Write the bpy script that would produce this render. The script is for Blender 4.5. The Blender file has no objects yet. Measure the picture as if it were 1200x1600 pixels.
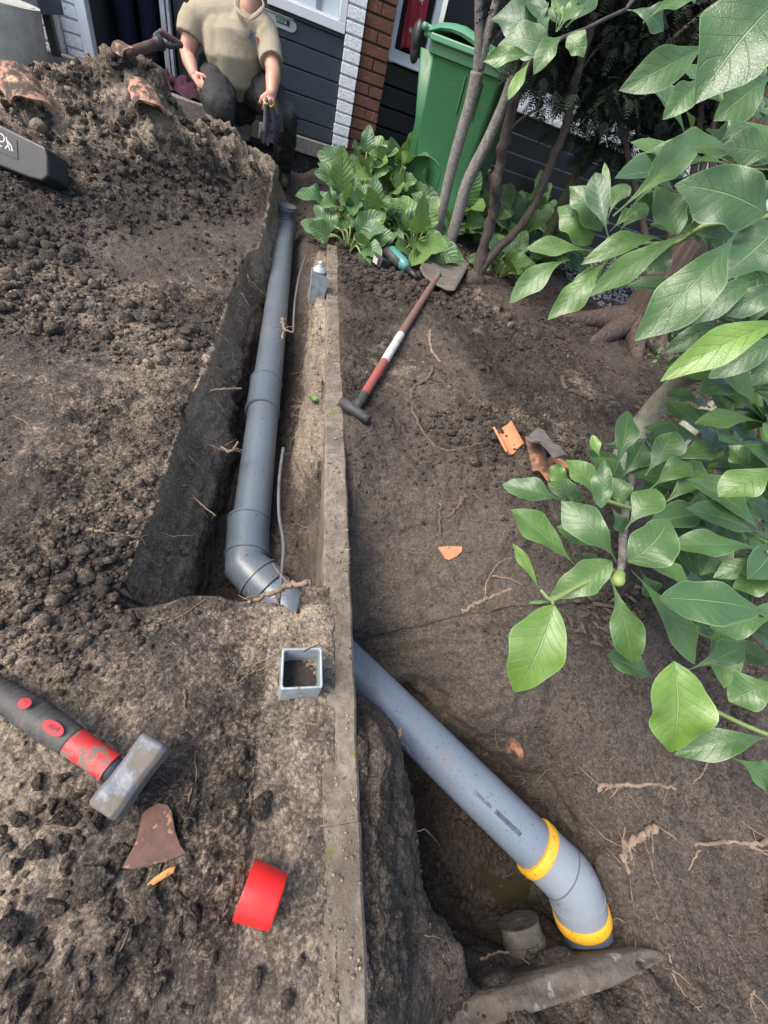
import bpy, math, random
import numpy as np
from mathutils import Vector, Matrix
from mathutils.bvhtree import BVHTree
random.seed(7); rng = np.random.default_rng(7)
R = math.radians
S = bpy.context.scene
COL = S.collection

# ------------------------------------------------------------------ camera
FPX = 619.41
_pi, _ro, _ya = R(47.014), R(21.877), R(24.27)
_F = np.array([math.sin(_ya), math.cos(_ya), 0]); _R0 = np.array([math.cos(_ya), -math.sin(_ya), 0]); _U = np.array([0, 0, 1.])
FW = _F*math.cos(_pi) - _U*math.sin(_pi); _u = _U*math.cos(_pi) + _F*math.sin(_pi)
RT = _R0*math.cos(_ro) + _u*math.sin(_ro); UP = _u*math.cos(_ro) - _R0*math.sin(_ro)
CAM = np.array([0, 0, .8])
cd = bpy.data.cameras.new('camera'); cam = bpy.data.objects.new('camera', cd); COL.objects.link(cam)
M = Matrix.Identity(4)
for i in range(3):
    M[i][0] = RT[i]; M[i][1] = UP[i]; M[i][2] = -FW[i]; M[i][3] = CAM[i]
cam.matrix_world = M
cd.sensor_fit = 'VERTICAL'; cd.sensor_height = 36; cd.lens = FPX/1600*36
cd.clip_start = .02; cd.clip_end = 400
S.camera = cam

# ------------------------------------------------------------------ light
SUN_EL, SUN_AZ = 54, -98          # azimuth from +Y towards +X
w = bpy.data.worlds.new('World'); S.world = w; w.use_nodes = True
nt = w.node_tree; sky = nt.nodes.new('ShaderNodeTexSky'); sky.sky_type = 'NISHITA'; sky.sun_disc = False
sky.sun_elevation = R(SUN_EL); sky.sun_rotation = R(SUN_AZ); sky.air_density = 1.0; sky.dust_density = 4.0; sky.ozone_density = .6
bg = nt.nodes['Background']; bg.inputs[1].default_value = .15
nt.links.new(sky.outputs[0], bg.inputs[0])
sd = bpy.data.lights.new('sun', 'SUN'); sd.energy = 1.25; sd.angle = R(30); sd.color = (1, .965, .91)
so = bpy.data.objects.new('sun', sd); COL.objects.link(so)
_d = Vector((math.sin(R(SUN_AZ))*math.cos(R(SUN_EL)), math.cos(R(SUN_AZ))*math.cos(R(SUN_EL)), math.sin(R(SUN_EL))))
so.rotation_euler = _d.to_track_quat('Z', 'Y').to_euler()
S.view_settings.view_transform = 'Standard'; S.view_settings.look = 'None'
S.view_settings.exposure = 1.24; S.view_settings.gamma = 1

# ------------------------------------------------------------------ helpers
def ray(x, y): return FW + RT*((x-600)/FPX) - UP*((y-800)/FPX)
def P(x, y, z=None, Y=None, d=None):
    r = ray(x, y)
    if d is not None: p = CAM + r*d
    elif Y is not None: p = CAM + r*(Y/r[1])
    else: p = CAM + r*((z-.8)/r[2])
    return Vector(p)
def depth(p): return float((np.array(p)-CAM) @ FW)

def tag(o, label=None, cat=None, group=None, kind=None):
    if label: o['label'] = label
    if cat: o['category'] = cat
    if group: o['group'] = group
    if kind: o['kind'] = kind
    return o
def empty(name, loc, label=None, cat=None, group=None, rot=(0, 0, 0)):
    o = bpy.data.objects.new(name, None); COL.objects.link(o); o.empty_display_size = .05
    o.location = loc; o.rotation_euler = rot
    return tag(o, label, cat, group)
def mesh_obj(name, me, mat, parent=None, smooth=True, local=False):
    o = bpy.data.objects.new(name, me); COL.objects.link(o)
    if mat:
        for m in (mat if isinstance(mat, (list, tuple)) else [mat]): me.materials.append(m)
    if smooth and len(me.polygons): me.polygons.foreach_set('use_smooth', [True]*len(me.polygons))
    if parent:
        o.parent = parent
        if not local:
            q = parent; off = Vector((0, 0, 0))
            while q: off += q.location; q = q.parent
            o.location = -off
    return o
class MB:
    def __init__(s): s.v = []; s.f = []; s.m = []; s.uv = {}; s.t = []
    def add(s, vs, fs, mi=0, tint=0.):
        b = len(s.v); s.v += [tuple(v) for v in vs]; s.f += [tuple(i+b for i in f) for f in fs]; s.m += [mi]*len(fs); s.t += [tint]*len(vs); return b
    def box(s, c, size, rot=None, mi=0, taper=1.):
        hx, hy, hz = size[0]/2, size[1]/2, size[2]/2; vs = []
        for z in (-1, 1):
            k = taper if z > 0 else 1
            for x, y in ((-1, -1), (1, -1), (1, 1), (-1, 1)): vs.append(Vector((x*hx*k, y*hy*k, z*hz)))
        if rot is not None: vs = [rot @ v for v in vs]
        c = Vector(c); s.add([v+c for v in vs], [(3, 2, 1, 0), (4, 5, 6, 7), (0, 1, 5, 4), (1, 2, 6, 5), (2, 3, 7, 6), (3, 0, 4, 7)], mi); return s
    def tube(s, pts, rad, n=10, cap=True, mi=0, flat=1., rnd=False, tint=0.):
        pts = [Vector(p) for p in pts]; k = len(pts)
        if not hasattr(rad, '__len__'): rad = [rad]*k
        if rnd:      # hemispherical ends
            a = (pts[0]-pts[1]).normalized(); b = (pts[-1]-pts[-2]).normalized(); np_, nr = [], []
            for t in (0, 25, 50, 72): np_.append(pts[0]+a*rad[0]*math.cos(R(t+8))); nr.append(rad[0]*math.sin(R(t+8)))
            np_ += pts; nr += list(rad)
            for t in (72, 50, 25, 0): np_.append(pts[-1]+b*rad[-1]*math.cos(R(t+8))); nr.append(rad[-1]*math.sin(R(t+8)))
            pts, rad = np_, nr; k = len(pts)
        vs = []; T = (pts[1]-pts[0]).normalized(); up = Vector((0, 0, 1)) if abs(T.z) < .9 else Vector((1, 0, 0))
        N = (up - T*up.dot(T)).normalized()
        for i in range(k):
            T = (pts[min(i+1, k-1)]-pts[max(i-1, 0)]).normalized(); N = (N-T*N.dot(T)).normalized(); B = T.cross(N)
            for j in range(n):
                a = 2*math.pi*j/n; vs.append(pts[i]+(N*math.cos(a)*flat+B*math.sin(a))*rad[i])
        fs = [(i*n+j, i*n+(j+1) % n, (i+1)*n+(j+1) % n, (i+1)*n+j) for i in range(k-1) for j in range(n)]
        if cap: fs += [tuple(range(n-1, -1, -1)), tuple(range((k-1)*n, k*n))]
        s.add(vs, fs, mi, tint); return s
    def ell(s, c, r, rot=None, n=16, m=10, mi=0):
        vs = []; c = Vector(c)
        for i in range(m+1):
            th = math.pi*(i+.001)/(m+.002)
            for j in range(n):
                a = 2*math.pi*j/n; v = Vector((r[0]*math.sin(th)*math.cos(a), r[1]*math.sin(th)*math.sin(a), r[2]*math.cos(th)))
                if rot is not None: v = rot @ v
                vs.append(v+c)
        fs = [(i*n+(j+1) % n, i*n+j, (i+1)*n+j, (i+1)*n+(j+1) % n) for i in range(m) for j in range(n)]
        fs += [tuple(range(n)), tuple(range(m*n+n-1, m*n-1, -1))]
        s.add(vs, fs, mi); return s
    def prism(s, outline, dz, mi=0):
        n = len(outline); dz = Vector(dz); a = [Vector(p) for p in outline]
        s.add(a+[p+dz for p in a], [tuple(range(n-1, -1, -1)), tuple(range(n, 2*n))]+[(i, (i+1) % n, n+(i+1) % n, n+i) for i in range(n)], mi); return s
    def build(s, name, mat, parent=None, smooth=False, bevel=0, local=False, remesh=0, sub=0, seg=2, relax=6, angle=35):
        me = bpy.data.meshes.new(name); me.from_pydata(s.v, [], s.f); me.update()
        if any(s.m): me.polygons.foreach_set('material_index', s.m)
        if any(s.t):
            a = me.attributes.new('tint', 'FLOAT', 'POINT'); a.data.foreach_set('value', s.t)
        o = mesh_obj(name, me, mat, parent, smooth or bool(remesh), local)
        if remesh:
            r = o.modifiers.new('r', 'REMESH'); r.mode = 'VOXEL'; r.voxel_size = remesh; r.use_smooth_shade = True
            if relax: sm = o.modifiers.new('s', 'SMOOTH'); sm.factor = .5; sm.iterations = relax
            bake(o)
        if bevel:
            b = o.modifiers.new('b', 'BEVEL'); b.width = bevel; b.segments = seg; b.limit_method = 'ANGLE'; b.angle_limit = R(angle)
        if sub: q = o.modifiers.new('q', 'SUBSURF'); q.levels = q.render_levels = sub
        return o
def bake(o):
    mats = [m for m in o.data.materials]
    dg = bpy.context.evaluated_depsgraph_get(); dg.update(); ev = o.evaluated_get(dg); me = bpy.data.meshes.new_from_object(ev)
    o.modifiers.clear(); o.data = me
    if not me.materials:
        for m in mats: me.materials.append(m)
    me.polygons.foreach_set('use_smooth', [True]*len(me.polygons))
def spline(pts, n=6):
    pts = [Vector(p) for p in pts]; out = []
    for i in range(len(pts)-1):
        p0, p1, p2, p3 = pts[max(i-1, 0)], pts[i], pts[i+1], pts[min(i+2, len(pts)-1)]
        for k in range(n):
            t = k/n; out.append(.5*((2*p1)+(p2-p0)*t+(2*p0-5*p1+4*p2-p3)*t*t+(3*p1-p0-3*p2+p3)*t**3))
    out.append(pts[-1]); return out
def lerp(a, b, t): return a+(b-a)*t

# ------------------------------------------------------------------ materials
class N:
    def __init__(s, name):
        s.m = bpy.data.materials.new(name); s.m.use_nodes = True; s.t = s.m.node_tree; s.b = s.t.nodes['Principled BSDF']
        s.tc = s.t.nodes.new('ShaderNodeTexCoord')
    def n(s, typ, ins=None, **kw):
        nd = s.t.nodes.new('ShaderNode'+typ)
        for k, v in kw.items(): setattr(nd, k, v)
        for k, v in (ins or {}).items():
            if isinstance(v, bpy.types.NodeSocket): s.t.links.new(v, nd.inputs[k])
            else: nd.inputs[k].default_value = v
        return nd
    def L(s, a, b): s.t.links.new(a, b)
    def noise(s, sc, det=6, ro=.6, vec=None, dist=0.): return s.n('TexNoise', {'Vector': vec or s.tc.outputs['Object'], 'Scale': sc, 'Detail': det, 'Roughness': ro, 'Distortion': dist}).outputs[0]
    def ramp(s, fac, stops):
        r = s.n('ValToRGB', {'Fac': fac}); e = r.color_ramp.elements
        while len(e) < len(stops): e.new(.5)
        for i, (p, c) in enumerate(stops):
            e[i].position = p; c = (c, c, c) if not hasattr(c, '__len__') else c; e[i].color = (*c[:3], 1)
        return r.outputs[0]
    def mix(s, f, a, b, typ='MIX'):
        m = s.t.nodes.new('ShaderNodeMix'); m.data_type = 'RGBA'; m.blend_type = typ
        for i, v in ((0, f), (6, a), (7, b)):
            if isinstance(v, bpy.types.NodeSocket): s.t.links.new(v, m.inputs[i])
            else: m.inputs[i].default_value = v if i == 0 else ((*v, 1) if len(v) == 3 else v)
        return m.outputs[2]
    def math(s, op, a, b=0., c=0.):
        m = s.t.nodes.new('ShaderNodeMath'); m.operation = op
        for i, v in enumerate((a, b, c)):
            if isinstance(v, bpy.types.NodeSocket): s.t.links.new(v, m.inputs[i])
            else: m.inputs[i].default_value = v
        return m.outputs[0]
    def bump(s, h, dist, strength=1., prev=None):
        b = s.n('Bump', {'Height': h, 'Distance': dist, 'Strength': strength})
        if prev: s.L(prev, b.inputs['Normal'])
        return b.outputs[0]
    def attr(s, name): return s.n('Attribute', attribute_name=name)
    def out(s, col=None, rough=None, nor=None, metal=None, spec=None):
        for k, v in (('Base Color', col), ('Roughness', rough), ('Normal', nor), ('Metallic', metal), ('Specular IOR Level', spec)):
            if v is None: continue
            if isinstance(v, bpy.types.NodeSocket): s.L(v, s.b.inputs[k])
            else: s.b.inputs[k].default_value = (*v, 1) if hasattr(v, '__len__') else v
        return s.m
def pm(name, c1, c2=None, sc=8, rough=.6, bump=.0, bsc=60, metal=0, spots=None, ssc=40, lo=.35, hi=.65, spec=.5, dirt=None, dsc=6, dlo=.5, dhi=.62):
    k = N(name); c2 = c2 or tuple(x*.8 for x in c1)
    col = k.mix(k.ramp(k.noise(sc), [(lo, 0), (hi, 1)]), c1, c2)
    rg = k.math('MULTIPLY_ADD', k.noise(sc*2.7), .25, rough-.12)
    if spots: col = k.mix(k.ramp(k.noise(ssc, 3), [(.62, 0), (.68, 1)]), col, spots)
    if dirt:
        f = k.ramp(k.noise(dsc, 9, .7), [(dlo, 0), (dhi, 1)]); col = k.mix(f, col, dirt)
        rg = k.mix(f, rg, (.9, .9, .9))
    nr = k.bump(k.noise(bsc, 5), bump) if bump else None
    return k.out(col, rg, nr, metal, spec)

def soil_mat(name, attrs=True):
    k = N(name); V = k.tc.outputs['Object']
    n1 = k.noise(3.2, 8, .62); n2 = k.noise(23, 8, .65); n3 = k.noise(140, 6, .7); n4 = k.noise(430, 3, .6)
    dark, mid, lt = (.027, .022, .018), (.078, .065, .053), (.170, .146, .120)
    sandc, sand2 = (.37, .30, .215), (.255, .205, .15)
    c = k.mix(k.ramp(n2, [(.34, 0), (.66, 1)]), dark, mid)
    lo_ = k.math('MULTIPLY_ADD', k.attr('loose').outputs['Fac'], .7, .3)
    c = k.mix(k.math('MULTIPLY', lo_, k.math('MULTIPLY', k.ramp(n3, [(.5, 0), (.66, 1)]), k.ramp(n1, [(.38, .25), (.62, .95)]))), c, lt)
    c = k.mix(k.math('MULTIPLY', k.math('SUBTRACT', 1., lo_), .8), c, (.118, .099, .081))
    c = k.mix(k.ramp(k.noise(310, 2), [(.66, 0), (.72, .8)]), c, (.30, .26, .21))
    sa = k.attr('sand').outputs['Fac']; we = k.attr('wet').outputs['Fac']
    f = k.math('ADD', sa, k.math('MULTIPLY_ADD', n2, .9, -.45)); f = k.math('ADD', f, k.math('MULTIPLY_ADD', n3, .7, -.35))
    sf = k.ramp(f, [(.36, 0), (.66, 1)])
    c = k.mix(k.math('MULTIPLY', sf, .85), c, k.mix(k.ramp(n3, [(.35, 0), (.65, 1)]), sand2, sandc))
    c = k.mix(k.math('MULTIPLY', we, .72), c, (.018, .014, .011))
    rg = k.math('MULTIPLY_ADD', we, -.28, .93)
    nz_ = k.n('VectorMath', {0: k.n('TexNoise', {'Vector': V, 'Scale': 70., 'Detail': 4.}).outputs[1]}, operation='SCALE'); nz_.inputs['Scale'].default_value = .012
    VV = k.n('VectorMath', {0: V, 1: nz_.outputs[0]}, operation='ADD').outputs[0]
    v1 = k.n('TexVoronoi', {'Vector': VV, 'Scale': 170., 'Randomness': 1.}); v2 = k.n('TexVoronoi', {'Vector': VV, 'Scale': 430.}); v3 = k.n('TexVoronoi', {'Vector': VV, 'Scale': 75.})
    h1 = k.math('SUBTRACT', 1., v1.outputs[0]); h2 = k.math('SUBTRACT', 1., v2.outputs[0]); h3 = k.math('SUBTRACT', 1., v3.outputs[0])
    cell = k.n('SeparateColor', {0: v1.outputs[1]}).outputs[0]; cell2 = k.n('SeparateColor', {0: v2.outputs[1]}).outputs[1]
    vary = k.math('MULTIPLY', k.math('MULTIPLY_ADD', cell, .6, .70), k.math('MULTIPLY_ADD', cell2, .6, .70))
    c = k.mix(1., c, k.n('CombineColor', {0: vary, 1: vary, 2: vary}).outputs[0], 'MULTIPLY')
    crumb = k.math('MULTIPLY', k.ramp(k.noise(7, 5), [(.36, .25), (.6, 1.)]), k.math('MULTIPLY_ADD', k.attr('loose').outputs['Fac'], .9, .15))
    nr = k.bump(n4, .0012, .8); nr = k.bump(k.math('MULTIPLY', h2, crumb), .0035, .9, nr); nr = k.bump(k.math('MULTIPLY', h1, crumb), .009, .9, nr); nr = k.bump(k.math('MULTIPLY', h3, crumb), .010, .55, nr); nr = k.bump(n3, .004, .9, nr); nr = k.bump(k.noise(48, 7, .7), .006, .6, nr)
    return k.out(c, rg, nr, spec=.25)
M_soil = soil_mat('soil')

def leaf_mat(name, ca, cb, vein, lat=9., slope=1.5, pucker=.0008, rough=.36, trans=.22, veinw=.042, latw=.05, und=-.03):
    k = N(name); uv = k.n('UVMap', uv_map='UVMap').outputs[0]; sp = k.n('SeparateXYZ', {0: uv}); u, v = sp.outputs[0], sp.outputs[1]
    au = k.math('ABSOLUTE', u)
    midr = k.ramp(k.math('DIVIDE', au, veinw), [(.5, 1), (1., 0)])
    ph = k.math('SUBTRACT', k.math('MULTIPLY', v, lat), k.math('MULTIPLY', k.math('POWER', au, .8), slope))
    fr = k.math('ABSOLUTE', k.math('SUBTRACT', k.math('FRACT', ph), .5))
    latv = k.math('MULTIPLY', k.ramp(k.math('DIVIDE', fr, latw), [(.25, 1), (1., 0)]), k.ramp(au, [(.6, 1), (.97, .2)]))
    ve = k.math('MAXIMUM', midr, k.math('MULTIPLY', latv, .30))
    ti = k.attr('tint').outputs['Fac']
    base = k.mix(ti, ca, cb); base = k.mix(k.ramp(k.noise(55, 5), [(.3, 0), (.75, .35)]), base, tuple(x*.62 for x in ca))
    base = k.mix(k.ramp(k.noise(260, 2), [(.7, 0), (.76, .6)]), base, (.25, .26, .1))
    col = k.mix(k.math('MULTIPLY', ve, .5), base, vein); col = k.mix(k.ramp(au, [(.93, 0), (1., .5)]), col, vein)
    h = k.math('ADD', k.math('MULTIPLY', ve, -.8), k.math('MULTIPLY', k.math('COSINE', k.math('MULTIPLY', fr, 6.28)), und))
    net = k.n('TexVoronoi', {'Vector': k.tc.outputs['Object'], 'Scale': 420.}, feature='DISTANCE_TO_EDGE').outputs[0]
    nr = k.bump(h, pucker*2.2, 1.); nr = k.bump(k.math('MINIMUM', net, .25), .0007, .7, nr); nr = k.bump(k.noise(90, 4), .0015, .6, nr)
    k.out(col, k.math('MULTIPLY_ADD', k.noise(40), .35, rough-.14), nr, spec=.65)
    k.b.inputs['Coat Weight'].default_value = .2; k.b.inputs['Coat Roughness'].default_value = .28
    tr = k.n('BsdfTranslucent', {'Color': k.mix(.5, col, (.25, .42, .05)), 'Normal': nr}); mx = k.n('MixShader', {'Fac': trans})
    k.L(k.b.outputs[0], mx.inputs[1]); k.L(tr.outputs[0], mx.inputs[2]); k.L(mx.outputs[0], k.t.nodes['Material Output'].inputs[0])
    return k.m
M_leaf = leaf_mat('shrub_leaf', (.042, .105, .036), (.165, .300, .040), (.26, .40, .16), rough=.33, slope=1.9)
M_pleaf = leaf_mat('border_leaf', (.085, .185, .066), (.20, .33, .08), (.26, .38, .19), lat=8., slope=2.2, pucker=.003, trans=.25, und=-.12)

M_pvc = pm('grey_pvc', (.112, .137, .160), (.098, .120, .142), 5, .36, .0003, 200, spots=(.06, .052, .042), ssc=110, dirt=(.13, .108, .085), dsc=9, dlo=.56, dhi=.74)
M_pvcb = pm('blue_grey_pvc', (.155, .190, .240), (.138, .168, .21), 5, .32, .0003, 200, dirt=(.15, .135, .11), dsc=7, dlo=.58, dhi=.78, spots=(.09, .085, .08), ssc=150)
M_pvcl = pm('light_grey_pvc', (.225, .255, .285), (.195, .222, .25), 7, .38, .0004, 150, dirt=(.15, .14, .12), dsc=14, dlo=.58, dhi=.74)
M_oldpvc = pm('muddy_pvc', (.085, .082, .072), (.045, .038, .03), 22, .8, .003, 80, dirt=(.20, .19, .165), dsc=30, dlo=.56, dhi=.66)
M_yel = pm('yellow_seal', (.80, .43, .03), (.70, .36, .03), 10, .42, .0003, 100, spots=(.25, .14, .03), ssc=120)
M_ink = pm('ink', (.03, .035, .05), rough=.6)
M_conc = None
def conc():
    k = N('old_concrete'); n1 = k.noise(9, 9, .7); n2 = k.noise(60, 8, .7); n3 = k.noise(300, 4)
    c = k.mix(k.ramp(n2, [(.35, 0), (.65, 1)]), (.14, .12, .096), (.275, .235, .185))
    c = k.mix(k.ramp(n1, [(.42, 0), (.60, .9)]), c, (.105, .086, .067))
    c = k.mix(k.ramp(n3, [(.62, 0), (.72, .8)]), c, (.36, .33, .28))
    mo = k.ramp(k.noise(13, 5), [(.60, 0), (.68, .7)]); c = k.mix(mo, c, (.13, .15, .03))
    nr = k.bump(n3, .001); nr = k.bump(n2, .005, .9, nr); return k.out(c, .92, nr, spec=.2)
M_conc = conc(); M_plug = pm('dark_soil', (.02, .016, .013), (.045, .036, .029), 60, .9, .004, 120)
M_red = pm('red_plastic', (.70, .018, .018), (.60, .022, .02), 30, .40, .0004, 60, dirt=(.62, .10, .08), dsc=60, dlo=.64, dhi=.72)
M_galv = pm('galvanised', (.42, .48, .50), (.28, .33, .35), 30, .5, .0003, 120, metal=.55, dirt=(.20, .19, .16), dsc=30, dlo=.56, dhi=.66)
M_steel = pm('forged_steel', (.15, .16, .175), (.075, .08, .088), 30, .45, .0014, 90, metal=.1, dirt=(.15, .13, .105), dsc=30, dlo=.47, dhi=.55, spots=(.17, .175, .18), ssc=120)
M_blkrub = pm('black_rubber', (.030, .030, .032), (.05, .048, .045), 20, .6, .0006, 120, dirt=(.13, .115, .095), dsc=24, dlo=.53, dhi=.72)
M_blkpl = pm('black_plastic', (.018, .018, .02), (.026, .026, .028), 20, .45, .0003, 120, dirt=(.11, .095, .075), dsc=9, dlo=.6, dhi=.8)
M_hred = pm('red_grip', (.55, .03, .035), (.42, .03, .03), 20, .5, .0006, 120, dirt=(.16, .13, .10), dsc=34, dlo=.51, dhi=.57)
M_shred = pm('worn_red_paint', (.36, .05, .045), (.24, .08, .065), 25, .6, .0008, 90, dirt=(.15, .105, .085), dsc=18, dlo=.44, dhi=.66)
M_shbrn = pm('muddy_red_shaft', (.20, .085, .07), (.15, .085, .07), 25, .7, .0008, 90, dirt=(.12, .095, .078), dsc=18, dlo=.48, dhi=.62)
M_shdk = pm('muddy_brown_shaft', (.115, .045, .04), (.08, .04, .035), 25, .75, .0008, 90, dirt=(.10, .08, .065), dsc=18, dlo=.46, dhi=.6)
M_shwht = pm('worn_white_paint', (.58, .56, .52), (.45, .43, .40), 30, .6, .0008, 90, spots=(.06, .055, .05), ssc=70, dirt=(.16, .14, .12), dsc=50, dlo=.6, dhi=.66)
M_mudsteel = pm('mud_caked_steel', (.085, .075, .065), (.13, .115, .095), 16, .85, .004, 60, dirt=(.20, .19, .175), dsc=14, dlo=.6, dhi=.68)
M_rust = pm('rusty_iron', (.13, .062, .042), (.07, .042, .034), 35, .85, .001, 150, spots=(.26, .13, .08), ssc=70, dirt=(.05, .042, .036), dsc=20, dlo=.58, dhi=.66)
M_terra = pm('terracotta', (.50, .22, .11), (.42, .17, .08), 30, .85, .001, 120, dirt=(.10, .07, .05), dsc=30, dlo=.58, dhi=.66)
M_terrap = pm('pale_terracotta', (.40, .22, .15), (.34, .17, .11), 22, .85, .001, 120, dirt=(.06, .045, .035), dsc=22, dlo=.44, dhi=.53, spots=(.60, .45, .25))
M_glaze = pm('glazed_terracotta', (.16, .075, .04), (.09, .05, .035), 20, .6, .001, 100, dirt=(.36, .17, .09), dsc=22, dlo=.5, dhi=.6)
M_slate = pm('grey_shard', (.11, .095, .085), (.18, .16, .145), 25, .9, .001, 120)
M_root = pm('root_bark', (.26, .19, .13), (.15, .105, .075), 60, .85, .0015, 180)
M_rootd = pm('dark_root', (.13, .095, .07), (.075, .055, .042), 60, .9, .0015, 180)
M_cable = pm('grey_cable', (.11, .115, .12), (.07, .07, .072), 30, .6, .0005, 150)
M_wet = pm('wet_clay', (.075, .063, .051), (.12, .105, .086), 22, .75, .006, 50, dirt=(.07, .056, .044), dsc=16, dlo=.47, dhi=.6, spots=(.26, .245, .22), ssc=26)
M_water = N('muddy_water').out((.030, .027, .016), .05, None, 0, .5)
M_puddle = M_water
M_wood = pm('wood_sliver', (.50, .23, .07), (.36, .15, .05), 40, .8, .001, 120)

def stripes(name, c1, c2, sc=(60, 6, 60), rough=.85, bump=.004):
    k = N(name); mp = k.n('Mapping', {'Vector': k.tc.outputs['Object'], 'Scale': sc}); nz = k.noise(1., 6, .65, mp.outputs[0])
    return k.out(k.mix(k.ramp(nz, [(.35, 0), (.65, 1)]), c1, c2), rough, k.bump(nz, bump))
M_barkd = stripes('dark_bark', (.035, .026, .022), (.085, .066, .055), (70, 70, 12))
M_barkg = pm('grey_bark', (.235, .22, .205), (.13, .12, .11), 55, .9, .003, 90, spots=(.42, .40, .37), ssc=120)
M_barko = pm('olive_bark', (.115, .115, .05), (.07, .07, .035), 30, .8, .002, 90)
M_barkp = pm('pale_green_bark', (.29, .29, .215), (.19, .185, .14), 40, .85, .0015, 120, spots=(.10, .09, .07), ssc=60)
M_barkc = stripes('fibrous_bark', (.03, .021, .016), (.105, .078, .062), (70, 70, 7), bump=.012)
M_stem = pm('green_stem', (.22, .30, .08), (.16, .22, .07), 30, .6)
M_needle = pm('conifer_green', (.007, .014, .007), (.013, .024, .010), 6, .85)
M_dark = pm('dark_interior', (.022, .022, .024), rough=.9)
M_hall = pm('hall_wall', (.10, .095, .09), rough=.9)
M_white = pm('white_frame', (.78, .79, .80), (.72, .73, .74), 5, .35, dirt=(.35, .34, .32), dsc=6, dlo=.62, dhi=.82)
M_anth = pm('anthracite_panel', (.040, .052, .066), (.036, .047, .060), 6, .42, .0003, 80, spots=(.12, .13, .14), ssc=130)
M_blacks = pm('black_siding', (.012, .012, .014), (.018, .018, .02), 6, .42, .0004, 80, spots=(.06, .06, .06), ssc=130)
M_gap = pm('siding_gap', (.34, .36, .42), (.26, .28, .33), 6, .6)
M_wbrick = pm('white_painted_brick', (.88, .88, .88), (.78, .78, .78), 14, .75, .004, 70, spots=(.35, .35, .34), ssc=90)
M_mortw = pm('white_mortar', (.55, .56, .57), (.36, .37, .38), 30, .85, .003, 80)
M_bbrick = pm('brown_brick', (.155, .060, .036), (.095, .042, .028), 10, .85, .003, 90, spots=(.22, .10, .06), ssc=30)
M_mort = pm('dark_mortar', (.05, .042, .036), rough=.95)
M_sill = pm('stone_sill', (.24, .225, .20), (.15, .14, .125), 60, .9, .003, 90, spots=(.38, .36, .33), ssc=160)
M_plinth = pm('black_plinth', (.022, .022, .026), (.05, .05, .052), 12, .7, .004, 50, spots=(.22, .22, .22), ssc=40)
M_glass = N('window_glass').out((.50, .60, .62), .08, None, 0, .6)
M_curtain = pm('curtain_grey', (.20, .22, .27), rough=.7)
M_letter = pm('letter_plate', (.50, .50, .46), rough=.45)
M_stick = pm('sticker', (.015, .016, .016), rough=.4)
M_green2 = pm('sticker_green', (.05, .40, .22), rough=.5)
M_flag = pm('red_cloth', (.45, .03, .05), (.36, .03, .045), 10, .8, .003, 30)
M_star = pm('white_cloth', (.65, .65, .66), rough=.8)
M_purple = pm('purple_cloth', (.060, .010, .035), (.035, .008, .022), 12, .9, .006, 40)
M_bin = pm('green_bin_plastic', (.032, .128, .052), (.038, .145, .06), 4, .45, .0004, 150, dirt=(.09, .17, .09), dsc=7, dlo=.56, dhi=.8)
M_binl = pm('green_lid_plastic', (.085, .255, .15), (.075, .235, .13), 4, .42, .0004, 150)
M_pot = pm('weathered_pot', (.42, .42, .38), (.28, .28, .25), 12, .85, .003, 60)
M_skin = pm('skin', (.56, .30, .21), (.50, .25, .175), 18, .5, .0006, 120)
M_hair = pm('brown_hair', (.05, .03, .02), rough=.7)
M_polo = pm('khaki_polo', (.36, .315, .225), (.31, .27, .185), 9, .9, .006, 16)
M_trou = pm('black_trousers', (.016, .017, .018), (.030, .029, .027), 8, .85, .004, 26, dirt=(.10, .085, .065), dsc=7, dlo=.64, dhi=.85)
M_navy = pm('navy_trousers', (.010, .013, .030), (.014, .018, .038), 8, .9, .004, 26)
M_boot = pm('boot_leather', (.02, .017, .014), (.05, .04, .03), 20, .8, .002, 60)
M_glove = pm('grey_glove', (.055, .055, .07), (.10, .10, .12), 30, .8, .0012, 120)
M_blue = pm('logo_blue', (.05, .06, .20), rough=.8)
M_lred = pm('logo_red', (.55, .05, .06), rough=.8)
M_teal = pm('teal_plastic', (.04, .20, .19), (.08, .25, .23), 20, .4, dirt=(.2, .18, .15), dsc=20, dlo=.6, dhi=.7)
M_can = pm('can_metal', (.55, .57, .58), (.40, .42, .43), 20, .35, metal=.5)
M_nozzle = pm('white_cap', (.7, .7, .7), rough=.5)
M_gravel = pm('gravel_stone', (.36, .36, .35), (.18, .18, .175), 60, .85, .001, 200)
M_chip = pm('bark_chip', (.13, .065, .042), (.065, .036, .028), 40, .9, .001, 150)
M_eye = pm('eye', (.04, .03, .02), rough=.2)

# ------------------------------------------------------------------ terrain
def vnoise(x, y, z, seed=0):
    def h(i, j, k):
        n = (i.astype(np.int64)*73856093) ^ (j.astype(np.int64)*19349663) ^ (k.astype(np.int64)*83492791) ^ (seed*2654435761)
        n = (n ^ (n >> 13)) * 1274126177 & 0x7fffffff; n = (n ^ (n >> 16))*668265263 & 0x7fffffff
        return (n & 0xffff)/65535.
    xi, yi, zi = np.floor(x), np.floor(y), np.floor(z); fx, fy, fz = x-xi, y-yi, z-zi
    fx, fy, fz = [t*t*(3-2*t) for t in (fx, fy, fz)]; r = 0
    for a in (0, 1):
        for b in (0, 1):
            for c in (0, 1):
                r = r + h(xi+a, yi+b, zi+c)*(fx if a else 1-fx)*(fy if b else 1-fy)*(fz if c else 1-fz)
    return r*2-1
def fbm(x, y, z, oct=4, seed=0, lac=2.03, gain=.5):
    r = 0; a = 1; s = 1
    for o in range(oct): r = r + a*vnoise(x*s+o*7.3, y*s+o*3.1, z*s, seed+o); a *= gain; s *= lac
    return r
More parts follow.
